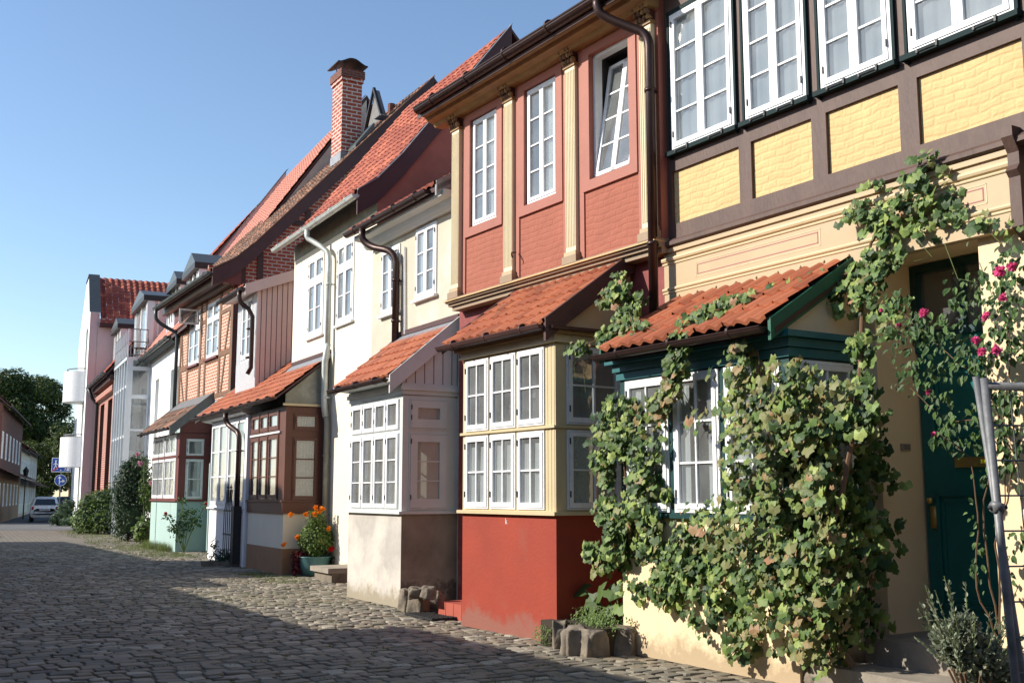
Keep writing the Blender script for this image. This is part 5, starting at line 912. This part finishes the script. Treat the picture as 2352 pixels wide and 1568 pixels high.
V4 = [(1870, 640, 40, 22, .3), (1810, 655, 45, 16, .4, .8), (1740, 675, 45, 18, .6), (1680, 690, 40, 18, .75), (1630, 710, 38, 18, .9), (1590, 740, 36, 22, 1.0), (1560, 780, 28, 30, 1.15), (1550, 830, 25, 32, 1.15), (1545, 880, 20, 30, 1.1, 1, .6), (1520, 920, 24, 30, 1.05, 1, .7), (1480, 800, 0, 0),
 (1420, 650, 24, 30, .7, .8), (1405, 680, 30, 22, .7, .8), (1460, 690, 24, 24, .6, .8), (1440, 720, 30, 24, .7, .8), (1410, 760, 36, 20, .9), (1370, 785, 32, 20, 1.0), (1325, 795, 18, 14, 1.1, .8), (1470, 750, 20, 20, .9, .8)]
blobs_px(FA, vm, V1, .98, 780, .09, 'vine', m2='vineaut', f2=.1)
blobs_px(FA, vm, V2, .98, 700, .09, 'vine', thick=.3, m2='vineaut', f2=.4)
blobs_px(FA, vm, V3, .2, 620, .09, 'vine', thick=.12, m2='vineaut', f2=.1)
blobs_px(FA, vm, [v for v in V4 if v[2]], .2, 1300, .085, 'vine', thick=.07, m2='vineaut', f2=.15, gap=(3, -.4))
vm.build('leaves', vine)
sm = MB(lambda *p: tuple(Vector(p) - FA.W(1.9, -1.05, 0)))
def vpath(fr, pts, r0, r1, m='cane', mbx=None):
    P = []
    for px, py, of in pts: x, z = fr.at(px, py, of); P.append(fr.W(x, -of, z))
    n = len(P); (mbx or sm).tube([tuple(p) for p in P], [r0 + (r1 - r0) * i / (n - 1) for i in range(n)], m, 6)
vpath(FA, [(1960, 1530, .8), (1900, 1440, .9), (1880, 1300, .95), (1930, 1150, .95), (1960, 1000, .95), (1975, 850, .6), (1980, 700, .25), (2000, 560, .15), (2060, 470, .15), (2130, 390, .15)], .03, .008)
vpath(FA, [(1900, 1440, .9), (1780, 1380, .95), (1640, 1330, .95), (1540, 1260, .95), (1450, 1180, .97), (1430, 1050, .97), (1420, 940, .97)], .018, .005)
vpath(FA, [(1880, 1300, .95), (1800, 1150, .97), (1760, 980, .97), (1740, 800, 1.0)], .016, .005)
vpath(FA, [(1985, 620, .2), (1870, 645, .35), (1740, 680, .62), (1630, 720, .9), (1560, 780, 1.15), (1545, 880, 1.1), (1520, 930, 1.0)], .01, .004)
vpath(FA, [(1560, 780, 1.15), (1470, 745, .9), (1400, 770, .95), (1320, 800, 1.1)], .007, .003); vpath(FA, [(1450, 740, .8), (1440, 690, .65), (1415, 630, .7)], .006, .003)
for p in ([(1360, 800, 1.0), (1340, 850, 1.0), (1345, 900, 1.0)], [(1330, 810, 1.05), (1318, 840, 1.05), (1322, 870, 1.05)], [(1470, 790, .9), (1475, 840, .9), (1455, 870, .9)], [(2170, 560, .25), (2200, 640, .25), (2250, 650, .2)], [(2250, 510, .2), (2300, 560, .2), (2330, 540, .2)], [(1570, 900, 1.05), (1600, 960, 1.0), (1570, 1010, 1.0)], [(2100, 540, .2), (2140, 590, .2), (2100, 600, .2)]): vpath(FA, p, .004, .002, 'stem')
sm.build('stems', vine)
def curvy(p):
    o = []
    for i in range(len(p) - 1):
        for k in range(4): t = k / 4; o.append((p[i][0] + (p[i + 1][0] - p[i][0]) * t + U(-5, 5), p[i][1] + (p[i + 1][1] - p[i][1]) * t, p[i][2] + (p[i + 1][2] - p[i][2]) * t))
    return o + [p[-1]]
rose = thing('climbing_rose', 'climbing rose with bright pink blooms around the green door', 'rose', FA.W(3.95, -.2, 0))
O_ = FA.W(3.95, -.2, 0); sub = lambda *p: tuple(Vector(p) - O_)
rb = MB(sub); RB = [(2280, 640, 50, 50, .2), (2310, 720, 45, 70, .25), (2230, 690, 30, 60, .3, .6), (2190, 640, 20, 60, .3, .6), (2330, 800, 30, 70, .25), (2260, 800, 50, 50, .3, .8), (2300, 880, 50, 60, .3), (2150, 760, 60, 40, .45), (2100, 740, 40, 30, .45, .8), (2080, 800, 35, 60, .5, .7), (2120, 850, 40, 40, .5, .7), (2200, 830, 60, 50, .45, .8), (2080, 880, 25, 40, .5, .7), (2150, 940, 60, 50, .45, .9), (2200, 1000, 50, 40, .45, .8), (2140, 990, 35, 30, .5, .8), (2270, 960, 50, 60, .3, .8), (2320, 980, 30, 100, .25), (2260, 1060, 25, 60, .3, .5), (2300, 1130, 40, 80, .2, .5), (2245, 1180, 15, 80, .3, .6), (2250, 1300, 15, 60, .3, .6), (2330, 600, 30, 60, .2), (2060, 690, 30, 30, .4, .8), (2240, 580, 25, 30, .2, .5), (2320, 1250, 25, 90, .2, .5)]
blobs_px(FA, rb, RB, .3, 800, .07, 'roseleaf', False, .1, up=.5); rb.build('foliage', rose)
sm = MB(sub)
for p in ([(2300, 1480, .2), (2270, 1300, .3), (2255, 1150, .3), (2300, 1000, .3), (2320, 800, .25), (2300, 640, .2)], [(2300, 1480, .2), (2290, 1250, .3), (2330, 1050, .25), (2270, 900, .3), (2200, 830, .45), (2120, 760, .45), (2050, 700, .4)], [(2330, 1400, .2), (2300, 1200, .2), (2320, 1000, .2)], [(2270, 960, .3), (2180, 970, .45), (2090, 890, .5)], [(2300, 1480, .2), (2240, 1350, .35), (2245, 1180, .35), (2230, 1050, .35), (2150, 990, .5)]): vpath(FA, curvy(p), .008, .003, 'cane')
sm.build('canes', rose)
for px, py, r in ((2298, 622, .075), (2325, 612, .06), (2122, 718, .06), (2064, 745, .035), (2024, 712, .03), (2304, 684, .055), (2262, 730, .045), (2268, 722, .04), (2242, 782, .055), (2255, 808, .055), (2288, 803, .07), (2132, 900, .04), (2146, 998, .045)):
    x, z = FA.at(px, py, .5); flower(rose, FA.W(x, -.5, z) - O_, r * .75, 'pink', 'bloom')
lv = thing('lavender_bush', 'grey-green lavender bush beside the concrete steps', 'shrub', FA.W(4.27, -1.15, 0)); s = MB()
for (x, y, z, r) in ((-.1, 0, .58, .15), (.07, 0, .45, .19), (.16, .05, .34, .16), (-.05, -.05, .68, .09)):
    for _ in range(1500):
        d = rvec().normalized(); p = Vector((x, y, z)) + d * r * U(.45, 1.05) * (.88 + .25 * noise.noise(d * 3 + Vector((x, 0, 0)))); leaf(s, p, rvec(), d + Vector((0, 0, .7)) + rvec() * .5, U(.025, .06), 'lav', False)
for k in range(14): a = U(0, 6.28); s.tube([(0, 0, .05), (.15 * math.cos(a), .15 * math.sin(a), .4)], .01, 'cane', 4)
for k in range(46):
    a = U(0, 6.28); q0 = Vector((.18 * math.cos(a), .18 * math.sin(a), U(.4, .7))); q1 = q0 * 1.25 + Vector((math.cos(a) * U(.02, .14), math.sin(a) * U(.02, .14), U(.02, .2))); s.tube([tuple(q0), tuple(q1)], .003, 'stem', 4)
    for j in range(9): leaf(s, q0.lerp(q1, j / 9), rvec(), (q1 - q0) + rvec() * .08, U(.03, .05), 'lav', False)
s.build('foliage', lv)
# big-leaved plant and ground cover in the bed
bp_ = thing('rhubarb_plant', 'dark green big-leaved plant in the bed between the bays', 'plant', FA.W(-.25, -.75, .2)); s = MB()
for px, py, r in ((1320, 1392, .2), (1345, 1355, .16), (1385, 1352, .17), (1415, 1350, .16), (1370, 1380, .16), (1400, 1390, .17), (1350, 1415, .13), (1385, 1420, .14), (1425, 1385, .15), (1332, 1420, .12)):
    x, z = FA.at(px, py, .85); p = FA.W(x, -.85, z) - FA.W(-.25, -.75, .2); s.tube([(p.x * .2, p.y * .2, 0), (p.x * .6, p.y * .6, p.z * .7), tuple(p)], .01, 'stem', 5)
    nrm = (-FA.w + Vector((U(-.4, .4), U(-.4, .4), U(.3, 1.2)))).normalized(); tp = Vector((p.x, p.y, -.15)); leaf(s, p - tp.normalized() * r * .3, nrm, tp, r * 1.5, 'hedge', True)
s.build('foliage', bp_)
gc = thing('creeping_plant', 'low green creeper spilling over the stone bed edge', 'plant', FA.W(-.4, -1.1, .25)); s = MB(lambda *p: tuple(Vector(p) - FA.W(-.4, -1.1, .25)))
blobs_px(FA, s, [(1300, 1440, 40, 14, 1.15), (1350, 1430, 50, 18, 1.1), (1400, 1425, 40, 20, 1.05), (1265, 1455, 22, 22, 1.25), (1380, 1410, 50, 20, .9), (1425, 1440, 20, 20, 1.0)], 1.12, 6500, .03, 'marileaf', False, .2, up=.8); s.build('foliage', gc)
# far shrubs
def shrub(name, label, loc, balls, m, s_, n, cat='shrub', group=None, trunk=True):
    t = thing(name, label, cat, loc, 0, group); mb = MB()
    for (x, y, z, rx, ry, rz) in balls: leafball(mb, (x, y, z), (rx, ry, rz), int(n * rx * rz), s_, m, shell=.6)
    mb.build('foliage', t); c = MB()
    for k in range(5): a = U(0, 6.3); c.tube([(0, 0, 0), (.2 * math.cos(a), .2 * math.sin(a), .8)], .03, 'bark', 5)
    for (x, y, z, rx, ry, rz) in balls: c.blob((x, y, z), (rx * .62, ry * .62, rz * .66), 'dark', 3, .3)
    c.build('stems', t); return t
p = FG.W(-5.0, -1.3, 0); 
ds = shrub('evergreen_shrub', 'tall dark evergreen shrub left of the teal bay', (-13.55, 39, 0), [(0, 0, .9, .72, .7, .95), (.05, .1, 1.9, .66, .6, .95), (-.15, .1, 1.6, .6, .6, .9), (.3, 0, 2.6, .42, .4, .5), (.0, .1, 2.5, .45, .4, .45), (.5, 0, 1.6, .4, .5, .7)], 'dark', .1, 1700)
hk = thing('hollyhock', 'tall hollyhock with pale pink blooms before the dark evergreen shrub', 'flower', Vector((-12.35, 37.2, 0))); s = MB()
for (x, z) in ((-.15, 2.75), (.1, 2.3), (.25, 3.1)): s.tube([(0, 0, 0), (x * .6, -.05, z * .5), (x, 0, z)], .015, 'stem', 5); leafball(s, (x * .8, 0, z * .7), (.16, .16, z * .28), 150, .1, 'hedge', shell=.1)
leafball(s, (0, -.1, .45), (.35, .3, .45), 260, .15, 'hedge', True, shell=.2); s.build('foliage', hk)
for x, z in ((-.3, 2.95), (-.2, 2.65), (.2, 2.0), (.3, 2.5)): flower(hk, (x, -.25, z), .1, 'palepink', 'bloom')
shrub('hedge', 'bright green loose hedge before the far brick wing', (-17.35, 46, 0), [(-.65, .3, .6, .5, .6, .65), (-.2, 0, .65, .55, .6, .75), (.35, -.2, .6, .5, .6, .75), (-.3, .1, 1.25, .5, .5, .5), (.2, .1, 1.4, .5, .5, .5), (.55, .2, 1.5, .25, .3, .7)], 'hedge', .13, 1100, 'hedge')
shrub('dark_bush', 'dark low bush around the foot of the traffic sign', (a_(147, 58), 58, 0), [(0, 0, .6, .42, .5, .7), (.15, .3, 1.0, .4, .5, .5), (-.3, -.2, .35, .3, .4, .4), (.5, -.6, .25, .4, .4, .3)], 'dark', .16, 500)
# trees
def tree(label, x, y, balls, h0, s_, n, tr=.4):
    t = thing('chestnut_tree', label, 'tree', (x, y, 0)); c = MB(); c.tube([(0, 0, 0), (.1, 0, h0 * .5), (0, .1, h0)], [tr, tr * .8, tr * .6], 'bark', 10)
    for b in balls[:9]: c.tube([(0, 0, h0 * .8), (b[0] * .5, b[1] * .5, (h0 + b[2]) / 2), (b[0] * .9, b[1] * .9, b[2])], [tr * .4, tr * .25, tr * .1], 'bark', 6)
    c.build('trunk', t); mb = MB()
    for b in balls: leafball(mb, b[:3], (b[3], b[3], b[3] * .8), int(n * b[3] ** 2), s_, 'chestnut', shell=.55, up=.7)
    mb.build('crown', t)
rr = random.Random(5)
def crown(R0, zc, zr, n, r0): 
    L = []
    for i in range(n):
        while True:
            v = Vector((rr.uniform(-1, 1), rr.uniform(-1, 1), rr.uniform(-1, 1)))
            if v.length < 1: break
        v = v.normalized() * (v.length ** .4); L.append((v.x * R0, v.y * R0, zc + v.z * zr, r0 * rr.uniform(.7, 1.3)))
    return L
tree('huge dark chestnut tree beyond the far houses on the left', a_(22, 118), 118, crown(5.0, 9.4, 5.6, 56, 1.6) , 4, .3, 300, .5)
tree('smaller chestnut behind the first, filling the end of the street', a_(106, 112), 112, crown(2.3, 5.2, 3.7, 26, 1.25), 3, .26, 330, .35)
tree('distant tree seen between the chestnut and the white building', a_(160, 108), 108, crown(1.1, 6.2, 3.4, 14, .95), 3, .25, 330, .3)
# ---------------------------------------------------------------- traffic sign post
M['signblue'] = mat('sign_blue', (.01, .07, .35), .4, .03, bump=0); M['signred'] = mat('sign_red', (.55, .01, .02), .4, 0.02, bump=0)
sx, sy = a_(137, 62), 62; sg = thing('traffic_sign', 'blue end-of-play-street sign above a round arrow sign on one post', 'traffic sign', (sx, sy, 0), math.radians(23))
s = MB(); s.tube([(0, 0, 0), (0, 0, 3.8)], .04, 'galv', 8); s.build('post', sg)
s = MB(); s.box(-.51, .51, -.06, -.04, 2.88, 3.68, 'white'); s.box(-.48, .48, -.066, -.058, 2.91, 3.65, 'signblue'); Wt = lambda *r: s.box(r[0], r[1], -.07, -.066, r[2], r[3], 'white')
for cx, cz, k in ((-.3, 3.3, 1), (.22, 3.12, .62)):
    s.blob((cx, -.07, cz + .2 * k), (.045 * k, .005, .045 * k), 'white', 1, 0); s.tube([(cx, -.068, cz + .14 * k), (cx, -.068, cz - .05 * k)], .04 * k, 'white', 4)
    for e in (-1, 1): s.tube([(cx, -.068, cz - .05 * k), (cx + e * .1 * k, -.068, cz - .28 * k)], .022 * k, 'white', 4); s.tube([(cx, -.068, cz + .1 * k), (cx + e * .12 * k, -.068, cz - .02 * k)], .018 * k, 'white', 4)
Wt(-.05, .22, 3.38, 3.47); Wt(0, .17, 3.47, 3.56); Wt(.3, .44, 2.95, 3.2); s.blob((-.02, -.07, 2.98), (.03, .005, .03), 'white', 1, 0); s.tube([(-.46, -.075, 2.93), (.46, -.075, 3.62)], .035, 'signred', 4); s.build('square_sign', sg)
s = MB(); cir = lambda r, y, m: s.add([(0, y, 2.42)] + [(r * math.cos(a), y, 2.42 + r * math.sin(a)) for a in [k * math.pi / 14 for k in range(28)]], [(0, k + 1, (k + 1) % 28 + 1) for k in range(28)], m)
cir(.32, -.05, 'white'); cir(.295, -.055, 'signblue'); s.tube([(-.06, -.06, 2.2), (-.06, -.06, 2.55)], .03, 'white', 4); s.add([(-.16, -.062, 2.52), (.04, -.062, 2.52), (-.06, -.062, 2.66)], [(0, 1, 2)], 'white'); s.tube([(-.06, -.06, 2.32), (.12, -.06, 2.38)], .03, 'white', 4); s.add([(.1, -.062, 2.28), (.1, -.062, 2.48), (.24, -.062, 2.38)], [(0, 1, 2)], 'white'); s.build('round_sign', sg)
lp = thing('street_lamp', 'old lantern street lamp among the far left houses', 'street lamp', (a_(56, 74), 74, 0)); s = MB(); s.tube([(0, 0, 0), (0, 0, 2.7)], [.05, .035], 'iron', 8); s.build('post', lp); s = MB(); s.lathe([(.05, 2.7), (.13, 2.8), (.2, 3.2), (.23, 3.22), (.05, 3.45), (0, 3.55)], 'iron', n=6); s.build('lantern', lp)
def car(label, x, y, hd, paint, group=None):
    t = thing('small_car', label, 'car', (x, y, 0), hd); M.setdefault('carglass', mat('car_glass', (.02, .025, .03), .08, .02, bump=0, spec=.8)); M.setdefault('taillight', mat('tail_light', (.35, .01, .01), .2, bump=0)); M.setdefault('tyre', mat('tyre', (.02, .02, .02), .8))
    st_ = [(-1.76, .42, .7, .8, .62, .55), (-1.72, .3, .85, 1.0, .74, .6), (-1.55, .25, .95, 1.22, .8, .6), (-1.3, .25, .97, 1.42, .815, .58), (-.7, .25, .97, 1.5, .815, .6), (0, .25, .96, 1.49, .815, .6), (.45, .25, .95, 1.32, .81, .6), (.85, .25, .93, 1.02, .8, .62), (1.4, .27, .82, .9, .76, .6), (1.7, .35, .65, .75, .66, .5), (1.78, .45, .6, .62, .5, .4)]
    b = MB(); vs = []; fs = []
    for (yy, z0, zb, zt, w_, wt) in st_:
        half = [(w_ * .86, z0), (w_ * .98, z0 + .12), (w_, (z0 + zb) / 2), (w_ * .97, zb), (wt, zt - .05), (wt * .75, zt)]
        for px_, z in half: vs.append((px_, yy, z))
        for px_, z in reversed(half): vs.append((-px_, yy, z))
    for i in range(len(st_) - 1):
        for k in range(12): fs.append((i * 12 + k, i * 12 + (k + 1) % 12, (i + 1) * 12 + (k + 1) % 12, (i + 1) * 12 + k))
    fs += [tuple(range(12)), tuple(range(len(vs) - 12, len(vs)))[::-1]]; b.add(vs, fs, paint); b.build('body', t, smooth=True)
    g = MB(); g.add([(-.6, -1.735, 1.0), (.6, -1.735, 1.0), (.5, -1.45, 1.36), (-.5, -1.45, 1.36)], [(0, 1, 2, 3)], 'carglass'); g.build('rear_window', t)
    for e in (-1, 1):
        g = MB(); g.add([(e * .825, -1.2, .98), (e * .825, .6, .96), (e * .66, .2, 1.38), (e * .66, -1.05, 1.4)], [(0, 1, 2, 3)], 'carglass'); g.build('side_window', t)
        g = MB(); g.blob((e * .66, -1.72, .82), (.07, .06, .1), 'taillight', 2, 0); g.build('tail_light', t)
        for yy in (-1.15, 1.15): g = MB(); g.tube([(e * .66, yy, .3), (e * .83, yy, .3)], .3, 'tyre', 16); g.tube([(e * .83, yy, .3), (e * .835, yy, .3)], .18, 'alu', 12); g.build('wheel', t)
    g = MB(); g.box(-.28, .28, -1.80, -1.76, .68, .8, 'white'); g.box(-.24, .24, -1.803, -1.80, .71, .77, 'iron'); g.build('number_plate', t)
    g = MB(); g.box(-.7, .7, -1.775, -1.7, .5, .515, 'rubber'); g.build('bumper_strip', t); g = MB(); g.box(-.3, .3, -1.3, -1.2, .0 + 1.45, 1.5, paint); g.build('roof_spoiler', t)
car('small rounded white car seen from behind, parked on the far road', a_(106, 67), 67, math.radians(22), 'white'); M['greycar'] = mat('dark_grey_paint', (.06, .075, .09), .25, .02, bump=0)
car('dark grey car partly hidden behind the sign bush', a_(152, 73), 73, math.radians(22), 'greycar')
# ---------------------------------------------------------------- leaning temporary fence, close to the camera
def fence(label, pa, pb, top, lean, r=.0155, mesh=True):
    pa, pb = Vector(pa), Vector(pb); d = (pb - pa).normalized(); up = Vector(lean).normalized(); H_ = top / up.z; t = thing('mesh_fence', label, 'fence', pa); L = (pb - pa).length
    P = lambda a, h: tuple(d * a + up * h)
    s = MB(); s.tube([P(0, 0), P(0, H_)], r, 'galv', 12); s.build('post', t, smooth=True); s = MB(); s.tube([P(0, H_ - .03), P(L, H_ - .03)], r, 'galv', 12); s.build('rail', t, smooth=True); s = MB(); s.tube([P(0, .15), P(L, .15)], r, 'galv', 12); s.build('rail', t, smooth=True)
    s = MB(); s.tube([P(L, 0), P(L, H_)], r, 'galv', 12); s.build('post', t, smooth=True)
    if mesh:
        s = MB(); k = .15
        while k < H_ - .05: s.tube([P(0, k), P(L, k)], .0036, 'galv', 5); k += .133
        k = .1
        while k < L: s.tube([P(k, .15), P(k, H_)], .003, 'galv', 5); k += .085
        s.build('wire_mesh', t)
    return t
d0 = ray(2262, 880); E0 = Vector((0, 0, EYE)); T0 = E0 + d0 * (4.1 / d0.y); d1 = ray(2333, 1568); B0 = E0 + d1 * (4.22 / d1.y); ln = (T0 - B0).normalized(); base = B0 - ln * (B0.z / ln.z)
fence('leaning galvanised mesh fence panel at the right edge', base, base + Vector((1.5, .25, 0)), T0.z + .02, ln)
d2 = ray(2243, 876); T1 = E0 + d2 * (4.3 / d2.y); d3 = ray(2352, 1568); B1 = E0 + d3 * (4.4 / d3.y); ln2 = (T1 - B1).normalized(); base2 = B1 - ln2 * (B1.z / ln2.z)
fence('second galvanised fence panel standing just behind the leaning one', base2, base2 + Vector((1.5, 1.0, 0)), T1.z + .02, ln2, .013, False)
s = MB(); c = B0 + ln * ((1.6 + (-28) / 2525 * 4.2 - B0.z) / ln.z); s.blob((0, 0, 0), (.028, .025, .022), 'galv', 2, .3); s.tube([(-.035, 0, 0), (.035, 0, 0)], .008, 'iron', 6); o = s.build('pipe_clamp', smooth=True); o.location = c; o['label'] = 'metal clamp joining the two fence posts'; o['category'] = 'clamp'
# ================================================================ light and camera
EL = math.radians(29); SD = Vector((-.998, -.05, 0)).normalized()
sv = Vector((SD.x * math.cos(EL), SD.y * math.cos(EL), math.sin(EL)))
sun = bpy.data.lights.new('sun', 'SUN'); sun.energy = 5.0; sun.angle = math.radians(.53); sun.color = (1, .93, .82); so = bpy.data.objects.new('sun', sun); COL.objects.link(so); so.rotation_euler = sv.to_track_quat('Z', 'Y').to_euler()
wd = bpy.data.worlds.new('World'); scene.world = wd; wd.use_nodes = True; nt = wd.node_tree; bg = nt.nodes['Background']
sk = nt.nodes.new('ShaderNodeTexSky'); sk.sky_type = 'NISHITA'; sk.sun_disc = False; sk.sun_elevation = EL; sk.sun_rotation = math.atan2(SD.x, SD.y); sk.air_density = 1.0; sk.dust_density = .3; sk.ozone_density = 2.4
nt.links.new(sk.outputs[0], bg.inputs[0]); bg.inputs[1].default_value = .14
cam = bpy.data.cameras.new('camera'); cam.sensor_width = 36; cam.lens = FPX / 2352 * 36; cam.clip_end = 2000; co = bpy.data.objects.new('camera', cam); COL.objects.link(co)
co.location = (0, 0, EYE); co.rotation_euler = (math.pi / 2 + PITCH, 0, 0); scene.camera = co
scene.view_settings.view_transform = 'Standard'; scene.view_settings.look = 'None'; scene.view_settings.exposure = 0.5; scene.view_settings.gamma = 1
scene.cycles.use_denoising = True; scene.cycles.max_bounces = 8; scene.cycles.transparent_max_bounces = 16
